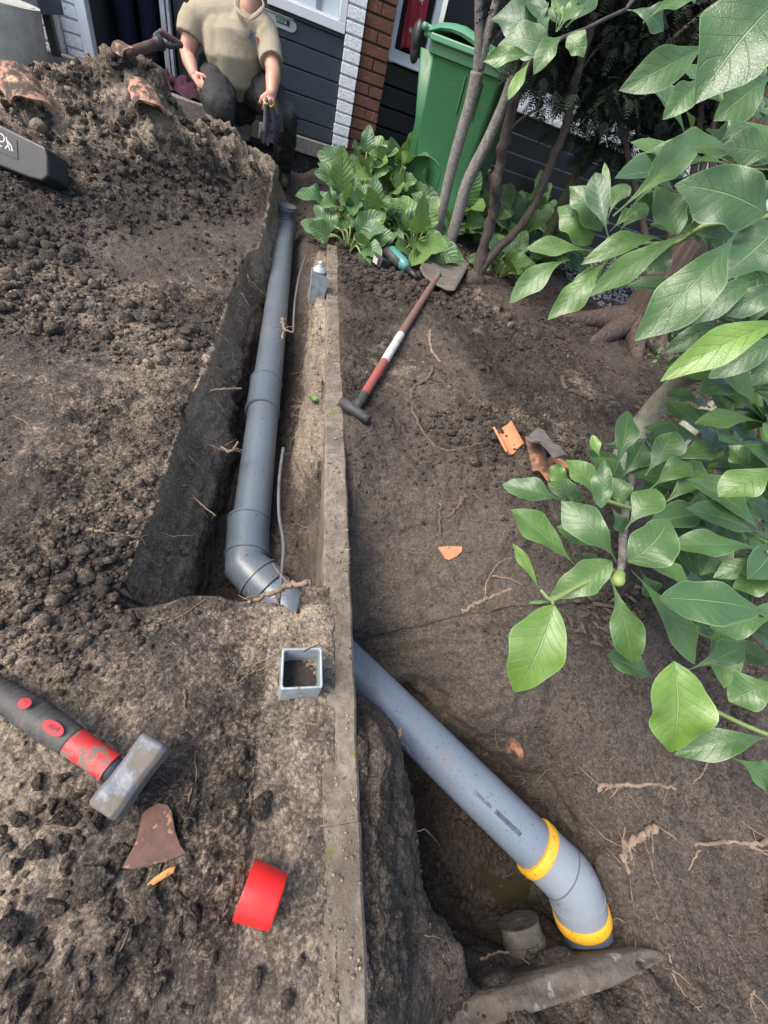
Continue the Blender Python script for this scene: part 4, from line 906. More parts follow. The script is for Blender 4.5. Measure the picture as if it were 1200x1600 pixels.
# ------------------------------------------------------------------ roots
def root(pts, wpx, mat, lab, name='root', lift=.15, branches=(), cat='root', zs=None, jit=.42):
    def mk(pp, w0, w1, mm):
        p3 = [(G(x, y) if zs is None else P(x, y, z=zs)) if len(c) == 2 else P(x, y, z=c[2]) for c in pp for x, y in [c[:2]]]
        sp_ = spline(p3, 7); n = len(sp_); out = []
        for i, p in enumerate(sp_):
            r_ = lerp(w0, w1, i/(n-1))*depth(p)/FPX/2
            out.append((p+Vector((random.uniform(-1, 1), random.uniform(-1, 1), lift*1.2+random.uniform(-.3, .6)))*r_*jit*2, r_*random.uniform(.84, 1.12)*(1.2 if random.random() < .1 else 1)))
        mm.tube([o_[0] for o_ in out], [o_[1] for o_ in out], 8)
        for _h in range(int(2+w0*.7)):
            o_ = random.choice(out); q0_ = o_[0]; v_ = Vector((random.uniform(-1, 1), random.uniform(-1, 1), random.uniform(-.2, .3))).normalized(); l_ = o_[1]*random.uniform(5, 16); q1_ = q0_+v_*l_*.5+Vector((random.uniform(-.3, .3), random.uniform(-.3, .3), 0))*l_*.4
            mm.tube([q0_, q1_, q1_+(v_+Vector((random.uniform(-.7, .7), random.uniform(-.7, .7), -.2)))*l_*.4], [o_[1]*.28, o_[1]*.2, o_[1]*.08], 5)
    m = MB(); mk(pts, wpx, wpx*.55, m)
    for b_ in branches: mk(b_[1], b_[0], b_[0]*.4, m)
    return tag(m.build(name, mat, None, True), lab, cat)
root([(676, 575), (668, 592), (650, 603), (642, 620), (645, 645), (662, 675), (680, 697), (705, 705), (735, 698), (758, 692)], 6, M_rootd, 'long curly brown root looping across the mound beside the spade', branches=[(3, [(690, 702), (720, 706), (748, 702)])])
root([(673, 517), (671, 530), (676, 550), (688, 566)], 5, M_root, 'short tan root standing in the loose soil right of the white spade band')
root([(722, 956), (745, 943), (768, 932), (800, 920)], 7, M_root, 'pale forked root on the slope left of the lowest leaf', branches=[(3, [(757, 938), (762, 905), (782, 878), (800, 872)]), (3, [(770, 900), (798, 905), (812, 912)])])
root([(932, 1232), (955, 1228), (985, 1227), (1020, 1225), (1055, 1232)], 8, M_root, 'straight pale root with frayed end right of the pit', branches=[(3, [(955, 1228), (940, 1240)]), (3, [(965, 1230), (955, 1246)])])
root([(1022, 1292), (1005, 1305), (978, 1316), (972, 1335), (984, 1366)], 11, M_root, 'gnarled pale root with two prongs beside the lower bend', branches=[(6, [(978, 1318), (986, 1340), (990, 1352)]), (7, [(1010, 1303), (985, 1322), (975, 1345)])])
root([(1230, 1312), (1180, 1318), (1135, 1315), (1085, 1320)], 9, M_root, 'thick pale root entering from the right edge near the bottom', branches=[(4, [(1110, 1316), (1092, 1330), (1075, 1360)]), (6, [(1170, 1322), (1200, 1335)])])
root([(483, 910, -.04), (455, 915, -.06), (428, 925, -.07), (398, 940, -.08), (384, 955, -.09), (382, 972, -.1)], 10, M_root, 'knobbly pale root bent over the bottom elbow of the trench pipe', branches=[(5, [(428, 925, -.07), (434, 945, -.08), (432, 975, -.09)]), (6, [(408, 936, -.08), (400, 958, -.09), (396, 978, -.09)]), (3, [(455, 915, -.06), (440, 900, -.05), (425, 880, -.05)]), (3, [(445, 962, -.03), (480, 968, -.02), (492, 970, -.01)])], zs=0, lift=.1)
root([(627, 1138, -.13), (622, 1155, -.14), (618, 1164, -.13), (600, 1167, -.12)], 6, M_root, 'short root stump sticking up against the blue pipe by the edging', branches=[(3, [(618, 1164, -.13), (608, 1170, -.12)])])
root([(135, 828), (160, 831), (190, 836), (217, 840)], 5, M_root, 'thin pinkish root lying on soil left of the trench end', branches=[(2, [(160, 831), (150, 822), (140, 818)])])
root([(290, 1075), (289, 1095), (292, 1112), (310, 1131)], 5, M_rootd, 'short dark root upright in the soil above the hammer')
root([(328, 611, -.03), (352, 608, -.03), (378, 607, -.03)], 4, M_root, 'thin straight pale root poking out of the trench wall')
root([(345, 700, -.09), (360, 706, -.08), (372, 690, -.06)], 5, M_root, 'hooked pale root on the trench wall halfway down', branches=[(3, [(325, 695, -.1), (345, 703, -.1), (356, 708, -.1)])])
root([(300, 775, -.09), (315, 788, -.08), (337, 806, -.07)], 3, M_root, 'thin slanting root on the lower trench wall')
root([(877, 590), (880, 602), (893, 613), (925, 626)], 8, M_rootd, 'thick grey brown root on dark mulch below the conifer')
root([(688, 788), (687, 810), (688, 838)], 6, M_rootd, 'short pointed root upright on the bare slope')
root([(728, 775), (715, 792), (700, 810)], 8, M_rootd, 'stubby brown root pressed into the bare slope')
root([(752, 1500), (775, 1488), (805, 1490), (828, 1508)], 4, M_root, 'thin arched root across the old muddy pipe stub', branches=[(2, [(790, 1488), (800, 1505)])])
root([(985, 1492), (1000, 1488), (1024, 1490)], 9, M_root, 'short fat root stub at the end of the buried slab')
root([(200, 962), (222, 968), (240, 984)], 4, M_root, 'thin tan root at the near corner of the trench')
root([(262, 972), (290, 958), (322, 936)], 2.6, M_root, 'fine long twig at the trench end', name='twig', cat='twig')
root([(395, 1040), (415, 1030), (438, 1018)], 3, M_root, 'pale twig beside the open square sleeve', name='twig', cat='twig', branches=[(2, [(400, 1050), (418, 1040), (430, 1032)])])
root([(440, 500, -.02), (443, 515, -.03), (441, 530, -.04)], 6, M_root, 'pale root stub hanging over the top of the trench pipe', branches=[(3, [(443, 515, -.02), (458, 520, -.01)])])
root([(1045, 1490), (1055, 1530), (1075, 1560), (1095, 1580)], 3, M_root, 'pale dry twig on the soil at bottom right', name='twig', cat='twig', branches=[(2, [(1050, 1515), (1070, 1530), (1085, 1548)])])
root([(1178, 1545), (1172, 1565), (1180, 1590)], 4, M_root, 'tan root loop in the bottom right corner', branches=[(3, [(1175, 1550), (1195, 1570), (1205, 1585)])])
root([(875, 1000), (862, 1030), (842, 1062)], 4, M_root, 'thin root below the lowest hanging leaf')
root([(1108, 1188), (1096, 1210), (1082, 1225)], 3, M_root, 'short white twig right of the pit', name='twig', cat='twig')
for i, (x, y, a, l, z) in enumerate([(20, 650, .5, 30, 0), (30, 985, 1.2, 26, 0), (125, 1170, 1.5, 24, 0), (480, 1130, .2, 20, 0)]):
    root([(x, y), (x+l*.5*math.cos(a)+3, y+l*.5*math.sin(a)), (x+l*math.cos(a), y+l*math.sin(a))], 2.4, M_root, ['light twig on the dark soil at the far left edge', 'small bent twig at the left edge above the hammer', 'tiny twig standing by the red sleeve of the hammer', 'small twig on the sandy soil below the open sleeve'][i], name='twig', cat='twig')
# hair roots hanging from the trench walls: uncountable
m = MB(); random.seed(11)
def hair(p, d, L, r):
    pts = [p]; v = Vector(d).normalized()
    for k in range(7): v = (v+Vector((random.uniform(-.6, .6), random.uniform(-.6, .6), random.uniform(-.55, .3)))*.9).normalized(); pts.append(pts[-1]+v*L/7)
    m.tube(pts, [r*(1-.11*i) for i in range(8)], 4)
for _ in range(190):
    y = random.uniform(.5, 3.3)**random.choice((1, 1, .8)); x = BK*y-.262+.035*(y > 2.3); z = -random.random()**1.4*.2-.01; hair(Vector((x, y, z)), (1, random.uniform(-1.4, 1.2), random.uniform(-.9, .3)), random.uniform(.02, .10), random.choice((.0004, .0005, .0006, .0008, .0014))*(1+.3*y))
for _ in range(170):
    y = random.uniform(.7, 3.0); x = BK*y+random.uniform(.03, .09); z = GZ(x, y); hair(Vector((x, y, z-.003)), (-1, random.uniform(-.6, .6), .1), random.uniform(.02, .09), random.choice((.0006, .0008, .0012))*(1+.3*y))
for _ in range(60):
    x, y = random.uniform(640, 980), random.uniform(1060, 1480); p = G(x, y); hair(p, (random.uniform(-1, .4), random.uniform(-1, .3), .1), random.uniform(.02, .08), random.choice((.0006, .0008, .0012)))
for _ in range(70):
    x, y = random.uniform(960, 1200), random.uniform(1180, 1600); p = G(x, y); hair(p, (random.uniform(-1, 1), random.uniform(-1, 1), .05), random.uniform(.02, .08), random.choice((.0004, .0006, .001)))
for _ in range(200):
    x, y = random.choice(((random.uniform(560, 1000), random.uniform(430, 1000)), (random.uniform(0, 420), random.uniform(350, 1500)), (random.uniform(380, 560), random.uniform(800, 1300)))); p = G(x, y); hair(p, (random.uniform(-1, 1), random.uniform(-1, 1), .02), random.uniform(.015, .07)*(1+.4*p.y), random.choice((.0004, .0006, .001))*(1+.4*p.y))
tag(m.build('fine_roots', M_root, None, True), kind='stuff')

# ------------------------------------------------------------------ house
HY = 4.115
house = empty('house', (0, 4.2, 0), 'house front with white brick pilaster, dark panelled door and black siding behind the garden', 'house')
def bricks(name, x0, x1, y, z0, z1, mat, mort, pitch=.0625, headers=(.1, .1), depth_=.1, seed=0, off=0., lens=(.21, .1), bond=True, par=house, gap=.011):
    rd = random.Random(seed); m = MB(); r = 0; z = z0
    while z < z1-.02:
        zz = min(z+pitch, z1)-gap; x = x0; k = r % 2
        while x < x1-.01:
            L_ = lens[(k if bond else 0) % len(lens)]; xe = min(x+L_, x1)
            if x1-xe < .03: xe = x1
            dy = rd.uniform(-.002, .002); ex = rd.uniform(-.002, .002)
            m.box(((x+xe)/2+ex, y+depth_/2+dy, (z+zz)/2), (xe-x-(gap if xe < x1 else 0), depth_, zz-z+rd.uniform(-.001, .001)), Matrix.Rotation(rd.uniform(-.008, .008), 3, 'Y')); x = xe; k += 1
        z += pitch; r += 1
    m.build(name, mat, par, bevel=.003, seg=2)
    mm = MB(); mm.box(((x0+x1)/2, y+depth_/2+.007, (z0+z1)/2), (x1-x0-.006, depth_-.002, z1-z0)); mm.build('mortar', mort, par)
bricks('white_pilaster', .298, .412, HY-.02, -.109, 2.9, M_wbrick, M_mortw, seed=2, lens=(.2,), depth_=.12)
bricks('brown_pilaster', .4135, .604, HY-.005, -.109, 2.9, M_bbrick, M_mort, seed=3, lens=(.21, .1), depth_=.30)
# door side panel of wide boards
zs_ = [.253, .337, .461, .581, .694, .792]; 
m = MB()
for a, b_ in zip(zs_[:-1], zs_[1:]): m.box((.045, HY+.024, (a+b_)/2+.002), (.50, .03, b_-a-.008))
m.build('door_panel', M_anth, house, bevel=.0035)
m = MB(); m.box((.045, HY+.040, .53), (.50, .03, .60)); m.box((.045, HY+.018, .803), (.50, .028, .014)); m.build('door_backing', M_anth, house, bevel=.002)
m = MB(); m.box((.048, HY+.005, .8365), (.49, .05, .047)); m.box((.270, HY+.006, 1.3), (.046, .048, .878)); m.box((.03, HY+.012, .862), (.43, .05, .014)); wf = m.build('window_frame', M_white, house, bevel=.003)
m = MB(); m.box((.02, HY+.040, 1.3), (.455, .006, .86)); m.build('pane', M_glass, wf)
m = MB(); m.box((.115, HY+.033, 1.3), (.035, .008, .85)); m.build('curtain', M_curtain, wf)
m = MB(); o_ = [(-.30, .738), (-.045, .732), (-.022, .741), (-.012, .758), (-.018, .776), (-.035, .787), (-.30, .795)]; m.prism([(x, HY+.009, z) for x, z in o_], (0, -.008, 0)); lp = m.build('letter_plate', M_letter, house, bevel=.002)
m = MB(); m.box((-.10, HY-.001, .767), (.085, .002, .024)); m.build('sticker', M_stick, lp); m = MB(); m.box((-.108, HY-.0028, .767), (.014, .001, .018)); m.build('sticker_mark', M_green2, lp)
for dx in (-.022, .022):
    m = MB(); [m.box((-.108+dx, HY-.0028, .767+dz), (.019, .001, .0022)) for dz in (-.006, 0, .006)]; m.build('sticker_mark', M_star, lp)
m = MB(); m.box((-.13, HY-.002, .790), (.19, .010, .005)); m.build('letter_flap', M_letter, lp, bevel=.001)
MB().box((.045, HY+.01, .205), (.505, .10, .088)).build('stone_sill', M_sill, house, bevel=.004)
m = MB(); m.box((-.02, HY+.045, -.05), (.63, .08, .40)); m.build('plinth', M_plinth, house, bevel=.004)
bricks('plinth_bricks', -.34, .294, HY+.0, -.19, .155, M_plinth, M_dark, seed=5, lens=(.21, .1), depth_=.05)
# doorway
MB().box((-.93, 3.96, .235), (1.30, .34, .11)).build('door_step', M_sill, house, bevel=.006)
m = MB(); m.box((-1.272, HY+.01, 1.35), (.058, .09, 2.16)); m.box((-.75, HY+.012, 2.45), (1.0, .09, .08)); m.build('door_frame', M_white, house, bevel=.004)
m = MB(); m.box((-.857, HY+.22, 1.35), (.03, .05, 2.16)); m.box((-.82, HY+.21, 1.35), (.018, .07, 2.16)); m.build('inner_door_frame', M_mortw, house, bevel=.003)
MB().box((-.50, HY+.27, 1.35), (.60, .04, 2.16)).build('inner_door', pm('inner_door_paint', (.060, .056, .050), rough=.6), house, bevel=.003)
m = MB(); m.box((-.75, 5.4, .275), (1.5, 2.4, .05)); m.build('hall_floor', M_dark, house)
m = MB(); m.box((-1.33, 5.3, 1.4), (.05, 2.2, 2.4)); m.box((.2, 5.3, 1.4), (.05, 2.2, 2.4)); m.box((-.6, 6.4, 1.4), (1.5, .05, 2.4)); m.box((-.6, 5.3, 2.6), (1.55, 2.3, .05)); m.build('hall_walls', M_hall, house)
bricks('white_wall', -1.395, -1.303, HY-.03, -.109, 2.9, M_wbrick, M_mortw, seed=8, lens=(.2,), depth_=.12)
bricks('white_wall', -3.2, -1.43, HY-.10, -.109, 2.9, M_wbrick, M_mortw, seed=9, lens=(.21, .1), depth_=.16)
m = MB(); m.tube([(-1.41, HY-.06, .0), (-1.41, HY-.06, 2.9)], .012, 14); m.build('downpipe', M_white, house, True)
m = MB(); m.box((-.5, HY+.2, 3.0), (5.4, .5, .24)); m.box((-2.9, HY+.3, 1.4), (.6, .5, 2.9)); m.build('wall', M_hall, house)
# siding right
RY = 4.40; zb = [.775-.118*i for i in range(8)]
m = MB()
for i in range(7): m.box((2.62, RY+.012, (zb[i]+zb[i+1])/2-.0015), (4.03, .024, .118-.013))
m.build('black_siding', M_blacks, house, bevel=.003)
m = MB()
for i in range(7): m.box((2.9, RY+.026, zb[i]-.001), (3.4, .034, .010))
m.build('siding_gap_strips', M_gap, house)
MB().box((2.62, RY+.055, .3), (4.03, .03, 1.1)).build('wall', M_dark, house)
m = MB(); m.box((3.2, RY-.015, .792), (3.0, .10, .030)); m.box((3.2, RY+.01, .835), (3.0, .06, .055)); m.box((3.2, RY+.02, .90), (3.0, .045, .07)); o1 = m.build('window_sill', M_white, house, bevel=.004)
m = MB(); m.box((.64, RY, 1.7), (.072, .05, 1.86)); m.box((.80, RY-.001, .812), (.30, .052, .062)); m.box((.925, RY+.002, 1.7), (.045, .05, 1.86)); m.box((.80, RY-.012, .784), (.31, .06, .014)); w2 = m.build('window_frame', M_white, house, bevel=.004)
m = MB(); m.box((.80, RY+.03, 1.7), (.30, .006, 1.8)); m.build('pane', M_dark, w2)
m = MB(); m.box((2.85, RY+.05, 1.85), (3.7, .03, 1.9)); m.build('window_pane', M_dark, house)
m = MB(); m.box((2.62, RY+.05, 2.9), (4.03, .4, .3)); m.build('wall', M_hall, house)
# cloth with stars
cx0, cx1, cz0, cz1 = .695, .835, .85, 1.25
def cl(u, v): return (lerp(cx0, cx1, u)+.02*(1-v), RY-.045+.012*math.sin(u*14+v*3)+.006*math.sin(v*9), lerp(cz0, cz1, v)+.02*math.sin(u*5)*(1-v))
fl = MB(); vs = [cl(i/20, j/20) for j in range(21) for i in range(21)]; fl.add(vs, [(j*21+i, j*21+i+1, j*21+i+22, j*21+i+21) for j in range(20) for i in range(20)])
fo = fl.build('hanging_cloth', M_flag, None, True); s_m = fo.modifiers.new('s', 'SOLIDIFY'); s_m.thickness = .003; bake(fo); tag(fo, 'red cloth with white stars hanging at the window left of the green bin', 'cloth')
for u0, v0, sz_ in ((.35, .22, .020), (.62, .62, .022), (.2, .8, .02)):
    q = [cl(u0+(sz_ if k % 2 == 0 else sz_*.42)*math.sin(k*math.pi/5)/(cx1-cx0), v0+(sz_ if k % 2 == 0 else sz_*.42)*math.cos(k*math.pi/5)/(cz1-cz0)) for k in range(10)]
    q = [(a, b_-.006, c) for a, b_, c in q]; m = MB(); m.add([(cl(u0, v0)[0], cl(u0, v0)[1]-.006, cl(u0, v0)[2])]+q, [(0, k+1, (k+1) % 10+1) for k in range(10)]); m.build('star', M_star, fo)
# dark bag on the bin handle side
m = MB(); pb_ = P(652, 58, Y=3.62); m.ell(pb_, (.035, .05, .075)); m.ell(pb_+Vector((.005, 0, -.05)), (.03, .04, .06)); o = m.build('black_bag', M_blkpl, None, remesh=.006); tag(o, 'black plastic bag bunched beside the bin handle', 'bag')
# planter and slatted bench top left
pc_ = P(22, 105, Y=3.35); pl = empty('planter', (pc_.x, pc_.y, .15), 'tall weathered white planter at the far left behind the spoil heap', 'planter')
smooth_shade_auto(MB().tube([(pc_.x, pc_.y, .1), (pc_.x, pc_.y, .2), (pc_.x-.01, pc_.y, .45), (pc_.x-.01, pc_.y, .50), (pc_.x-.01, pc_.y, .501), (pc_.x-.01, pc_.y, .44)], [.13, .15, .185, .19, .165, .16], 40).build('pot', M_pot, pl, True))
MB().tube([(pc_.x-.01, pc_.y, .44), (pc_.x-.01, pc_.y, .46)], [.165, .16], 24).build('potting_soil', M_rootd, pl)
bq = P(40, 5, Y=3.75); bn = empty('bench', (bq.x, bq.y, 0), 'dark grey bench seat against the white brick wall, top left corner', 'bench')
m = MB(); m.box((bq.x-.35, bq.y, bq.z+.02), (.95, .34, .06)); m.build('seat', pm('grey_bench', (.10, .115, .14), rough=.6), bn, bevel=.008)
for xx in (-.75, .05): 
    for yy in (-.12, .12): MB().box((bq.x+xx, bq.y+yy, (bq.z)/2), (.04, .04, bq.z)).build('leg', M_blkpl, bn)
# purple cloth on the step
m = MB(); NN = 30; vs = []
q0_, q1_ = Vector((-.93, 3.86, .30)), Vector((-.60, 4.08, .30))
for i in range(NN+1):
    for j in range(NN+1):
        u, v = i/NN, j/NN; e = min(u, 1-u, v, 1-v); f = fbm(np.array([u*4.]), np.array([v*4.]), np.array([2.]), 3, 8)[0]
        vs.append((lerp(q0_.x, q1_.x, u)-.12*(v-.5)+.03*f, lerp(q0_.y, q1_.y, v)+.03*math.sin(u*6), .296+.07*min(1, e*5)*(.7+.6*f)+.012*math.sin(u*18+v*9)))
m.add(vs, [(i*(NN+1)+j, (i+1)*(NN+1)+j, (i+1)*(NN+1)+j+1, i*(NN+1)+j+1) for i in range(NN) for j in range(NN)]); tag(m.build('cloth', M_purple, None, True), 'crumpled dark purple cloth lying on the door step', 'cloth')

# ------------------------------------------------------------------ wheelie bin
bn = empty('wheelie_bin', (1.085, 3.53, -.02), 'tall green wheeled waste bin with closed lid standing behind the leafy border plants', 'bin', rot=(0, 0, R(-40)))
def rr_ring(hx, hy, z, r=.03, cx=0, n=5):
    out = []
    for sx, sy, a0 in ((1, 1, 0), (-1, 1, 90), (-1, -1, 180), (1, -1, 270)):
        for k in range(n): an = R(a0+90*k/(n-1)); out.append((cx+sx*(hx-r)+r*math.cos(an), sy*(hy-r)+r*math.sin(an), z))
    return out
def loft(rings, cap=True, mi=0):
    m = MB(); n = len(rings[0]); vs = [v for r_ in rings for v in r_]; fs = [(i*n+j, i*n+(j+1) % n, (i+1)*n+(j+1) % n, (i+1)*n+j) for i in range(len(rings)-1) for j in range(n)]
    if cap: fs += [tuple(range(n-1, -1, -1)), tuple(range(len(vs)-n, len(vs)))]
    m.add(vs, fs, mi); return m
HB = .95
m = loft([rr_ring(.195, .185, .03), rr_ring(.20, .19, .05), rr_ring(.205, .193, .30), rr_ring(.208, .196, .45), rr_ring(.21, .199, .46), rr_ring(.245, .225, HB-.06), rr_ring(.246, .226, HB-.058), rr_ring(.262, .24, HB-.055), rr_ring(.264, .242, HB-.02), rr_ring(.262, .24, HB), rr_ring(.23, .21, HB), rr_ring(.22, .2, HB-.1)])
smooth_shade_auto(m.build('bin_body', M_bin, bn, True, local=True), 28)
# pressed panel line, ribs and the hinge column
m = MB()
for sx in (.02, .13): m.box((sx, -.218+.0, HB-.17), (.008, .02, .16), Matrix.Rotation(.075, 3, 'X'))
m.tube([(-.19, -.188, .50), (-.12, -.196, .47), (-.04, -.199, .455), (.0, -.198, .44), (.02, -.196, .40), (.02, -.192, .1)], .0035, 8)
m.build('bin_rib', M_bin, bn, local=True, bevel=.002)
m = loft([rr_ring(.028, .19, .05, .02, -.205), rr_ring(.035, .205, HB-.35, .02, -.225), rr_ring(.055, .235, HB-.05, .02, -.262)]); m.build('hinge_column', M_bin, bn, True, local=True)
ld = []
for i in range(9):
    t = i/8; x = lerp(-.27, .285, t); z = HB+.012+.075*math.sin(math.pi*min(1, t*1.15+.08))**.7*(1-.45*t); hy = .250+.004*math.sin(t*3)
    ld.append([(x, -hy, z-.045+.02*(1-t)), (x, -hy-.006, z-.02), (x, -hy+.02, z+.004), (x, -.08, z+.018-(.02 if 2 < i < 6 else 0)), (x, .08, z+.018-(.02 if 2 < i < 6 else 0)), (x, hy-.02, z+.004), (x, hy+.006, z-.02), (x, hy, z-.045)])
smooth_shade_auto(loft(ld).build('lid', M_binl, bn, True, local=True), 45)
m = MB(); m.box((.01, -.254, HB+.004), (.52, .016, .030)); m.box((.296, 0, HB+.004), (.02, .46, .028)); m.build('lid_lip', M_binl, bn, local=True, bevel=.006)
m = MB(); m.tube([(-.315, -.235, HB+.03), (-.315, .235, HB+.03)], .017, 16); m.build('handle', M_binl, bn, True, local=True)
for sy in (-.2, 0, .2): MB().box((-.285, sy, HB+.02), (.07, .03, .05)).build('hinge', M_binl, bn, local=True, bevel=.008)
for sy in (-.24, .24): MB().tube([(-.2, sy-.02, .10), (-.2, sy+.02, .10)], .10, 28).build('wheel', M_blkrub, bn, local=True, bevel=.01)
m = MB(); m.tube([(.085, -.222, HB-.20), (.10, -.2225, HB-.205), (.115, -.224, HB-.198)], .006, 8, flat=.3); m.build('sticker', M_star, bn, local=True)

# ------------------------------------------------------------------ people
def hand_mb(m, wrist, mid, nrm_, curl=.6, L=.085, side_=1, spread=.0):
    """palm + five fingers: mid = palm end point, nrm_ = back-of-hand normal"""
    ax = (mid-wrist).normalized(); n_ = (nrm_-ax*nrm_.dot(ax)).normalized(); b_ = ax.cross(n_)*side_
    m.tube([wrist, wrist.lerp(mid, .4), mid], [.024, .030, .029], 14, flat=.55, rnd=True)
    for k, (o_, l_, r_) in enumerate(((-.027, .80, .0078), (-.009, 1.0, .0085), (.009, .95, .0085), (.026, .85, .008))):
        p = mid+b_*o_-ax*.008; d = (ax+b_*o_*spread*12).normalized(); pts = [p]; a = 0
        for s_ in (.42, .32, .26):
            pts.append(pts[-1]+d*L*l_*s_); a = curl*(.9+.15*k); d = (d*math.cos(a)-n_*math.sin(a)).normalized()
        m.tube(pts, [r_*1.05, r_, r_*.92, r_*.8], 10, rnd=True)
    p = wrist.lerp(mid, .35)-b_*.024; d = (ax*.75-b_*.65-n_*.25).normalized(); p2 = p+d*.034; d2 = (ax*.9-b_*.15-n_*.4).normalized()
    m.tube([p, p2, p2+d2*.028], [.0115, .010, .0085], 10, rnd=True)
def head_mb(m, c, fwd, up_, s=1.):
    fwd = fwd.normalized(); lf = up_.cross(fwd).normalized(); rot = Matrix((fwd, lf, up_)).transposed()
    q = lambda a, b_, c_: c+(fwd*a+lf*b_+up_*c_)*s
    m.ell(q(-.01, 0, .035), (.098*s, .078*s, .095*s), rot); m.ell(q(.022, 0, -.04), (.070*s, .060*s, .075*s), rot); m.ell(q(.05, 0, -.085), (.03*s, .032*s, .022*s), rot)
    m.tube([q(.085, 0, .015), q(.106, 0, -.018), q(.092, 0, -.028)], [.010*s, .014*s, .014*s], 10, rnd=True)
    for sg in (1, -1):
        m.ell(q(-.01, .078*sg, -.005), (.018*s, .008*s, .03*s), rot); m.ell(q(.070, .035*sg, .035), (.016*s, .024*s, .007*s), rot)
    m.tube([q(.080, -.022, -.058), q(.090, 0, -.056), q(.080, .022, -.058)], [.006*s, .008*s, .006*s], 8, rnd=True)
    return q, rot
def face_bits(q, rot, par, s=1.):
    for sg in (1, -1): MB().ell(q(.078, .032*sg, .012), (.010*s, .012*s, .009*s), rot, 12, 8).build('eye', M_eye, par, True)
    m = MB(); m.ell(q(-.028, 0, .062), (.096*s, .087*s, .085*s), rot); m.ell(q(-.06, 0, .0), (.055*s, .080*s, .07*s), rot); m.build('hair', M_hair, par, remesh=.006)
# kneeling man
pr = empty('person', (-.35, 3.68, .05), 'man in khaki polo shirt and black trousers crouching by the door, holding grey work gloves', 'person')
YA = 3.66
hd_c = P(402, -78, Y=3.70); neck = P(388, 14, Y=3.70); chest = P(362, 45, Y=3.72); sR, sL = P(306, 24, Y=3.74), P(416, 50, Y=3.70)
elR, wrR, pmR = P(292, 84, Y=3.68), P(303, 116, Y=3.58), P(314, 134, Y=3.545)
elL, wrL, pmL = P(427, 112, Y=3.55), P(424, 146, Y=3.44), P(421, 160, Y=3.42)
m = MB(); fw_ = Vector((.05, -1, -.25)); q, rot_ = head_mb(m, hd_c, fw_, Vector((.05, -.25, 1)).normalized())
m.tube([neck-Vector((0, -.01, .06)), neck, hd_c+Vector((0, .03, -.04))], [.062, .056, .058], 18, rnd=True)
m.tube([sR, elR.lerp(sR, .5), elR, elR.lerp(wrR, .35), wrR], [.050, .048, .040, .041, .027], 18, rnd=True); m.tube([sL, elL.lerp(sL, .5), elL, elL.lerp(wrL, .35), wrL], [.050, .048, .042, .042, .029], 18, rnd=True)
m.tube([sR, chest, sL], [.05, .08, .05], 14, rnd=True); m.tube([chest, neck], [.08, .05], 14, rnd=True)
hand_mb(m, wrR, pmR, Vector((-.8, -.6, .2)), .35, side_=1); hand_mb(m, wrL, pmL, Vector((.1, -1, .3)), .85, .075, side_=-1)
body = m.build('body', M_skin, pr, remesh=.0055, relax=3); face_bits(q, rot_, body)
hipc = P(362, 128, Y=3.82)
m = MB()
m.tube([P(368, 126, Y=3.78), P(368, 108, Y=3.72), P(366, 82, Y=3.69), P(363, 55, Y=3.70), P(362, 38, Y=3.72)], [.135, .140, .132, .124, .10], 28, flat=.85, rnd=True)
m.tube([P(388, 110, Y=3.72), P(383, 85, Y=3.70), P(380, 55, Y=3.70)], [.080, .100, .108], 24, rnd=True)
m.tube([P(344, 55, Y=3.72), P(347, 85, Y=3.71), P(350, 105, Y=3.73)], [.10, .100, .09], 24, rnd=True)
m.tube([sR+Vector((.02, 0, .0)), P(360, 26, Y=3.73), sL], [.072, .085, .070], 22, rnd=True); m.tube([P(362, 30, Y=3.73), P(382, 22, Y=3.76)], [.09, .058], 20, rnd=True)
sp = elR.lerp(sR, .42); m.tube([sR, sR.lerp(sp, .5)+Vector((-.01, 0, 0)), sp+Vector((-.004, 0, 0))], [.070, .072, .070], 24, rnd=False)
sp2 = elL.lerp(sL, .22); m.tube([sL, sL.lerp(sp2, .5), sp2], [.068, .072, .070], 24, rnd=False)
shirt = m.build('polo_shirt', M_polo, pr, remesh=.0065, relax=3)
sb = BVHTree.FromPolygons([v.co+pr.location for v in shirt.data.vertices], [tuple(p.vertices) for p in shirt.data.polygons])
def on(bv, x, y, off=.003):
    r_ = Vector(ray(x, y)).normalized(); h = bv.ray_cast(Vector(CAM), r_); return (h[0] if h[0] is not None else P(x, y, Y=3.6))-r_*off
# cloth folds pressed into the shirt
for v in shirt.data.vertices:
    wv = v.co+pr.location; n_ = v.normal.copy(); a = np.array([wv.x*9+wv.z*11]); f = vnoise(a, np.array([wv.x*3-wv.z*2.5]), np.array([wv.y*2]), 3)[0]; g_ = 1.1-2.2*abs(math.sin(wv.x*24+wv.z*40+2.4*f))**.7
    v.co += n_*(.004*f+.012*g_*max(0, min(1, (.74-wv.z)*6))*max(0, min(1, (wv.x+.56)*5)))
sb = BVHTree.FromPolygons([v.co+pr.location for v in shirt.data.vertices], [tuple(p.vertices) for p in shirt.data.polygons])
m = MB(); 
col_ = [(372, -6), (367, 6), (374, 19), (387, 30)]; col2 = [(407, -6), (412, 8), (404, 20), (390, 31)]
for cc_ in (col_, col2):
    p3 = [P(x, y, Y=Y_) for (x, y), Y_ in zip(cc_, (3.68, 3.63, 3.60, 3.585))]; m.tube(spline(p3, 5), [.007]*8+[.011]*5+[.009, .006, .004], 10, flat=.45, rnd=False)
m.tube([neck+Vector((-.07, .02, .035)), neck+Vector((-.05, .07, .05)), neck+Vector((.05, .07, .05)), neck+Vector((.07, .02, .035))], .008, 10)
m.build('collar', M_polo, shirt, True)
m = MB(); m.tube([on(sb, 388, 24, .001), on(sb, 384, 38, .001)], .008, 8, flat=.35); m.build('placket', M_polo, shirt, True)
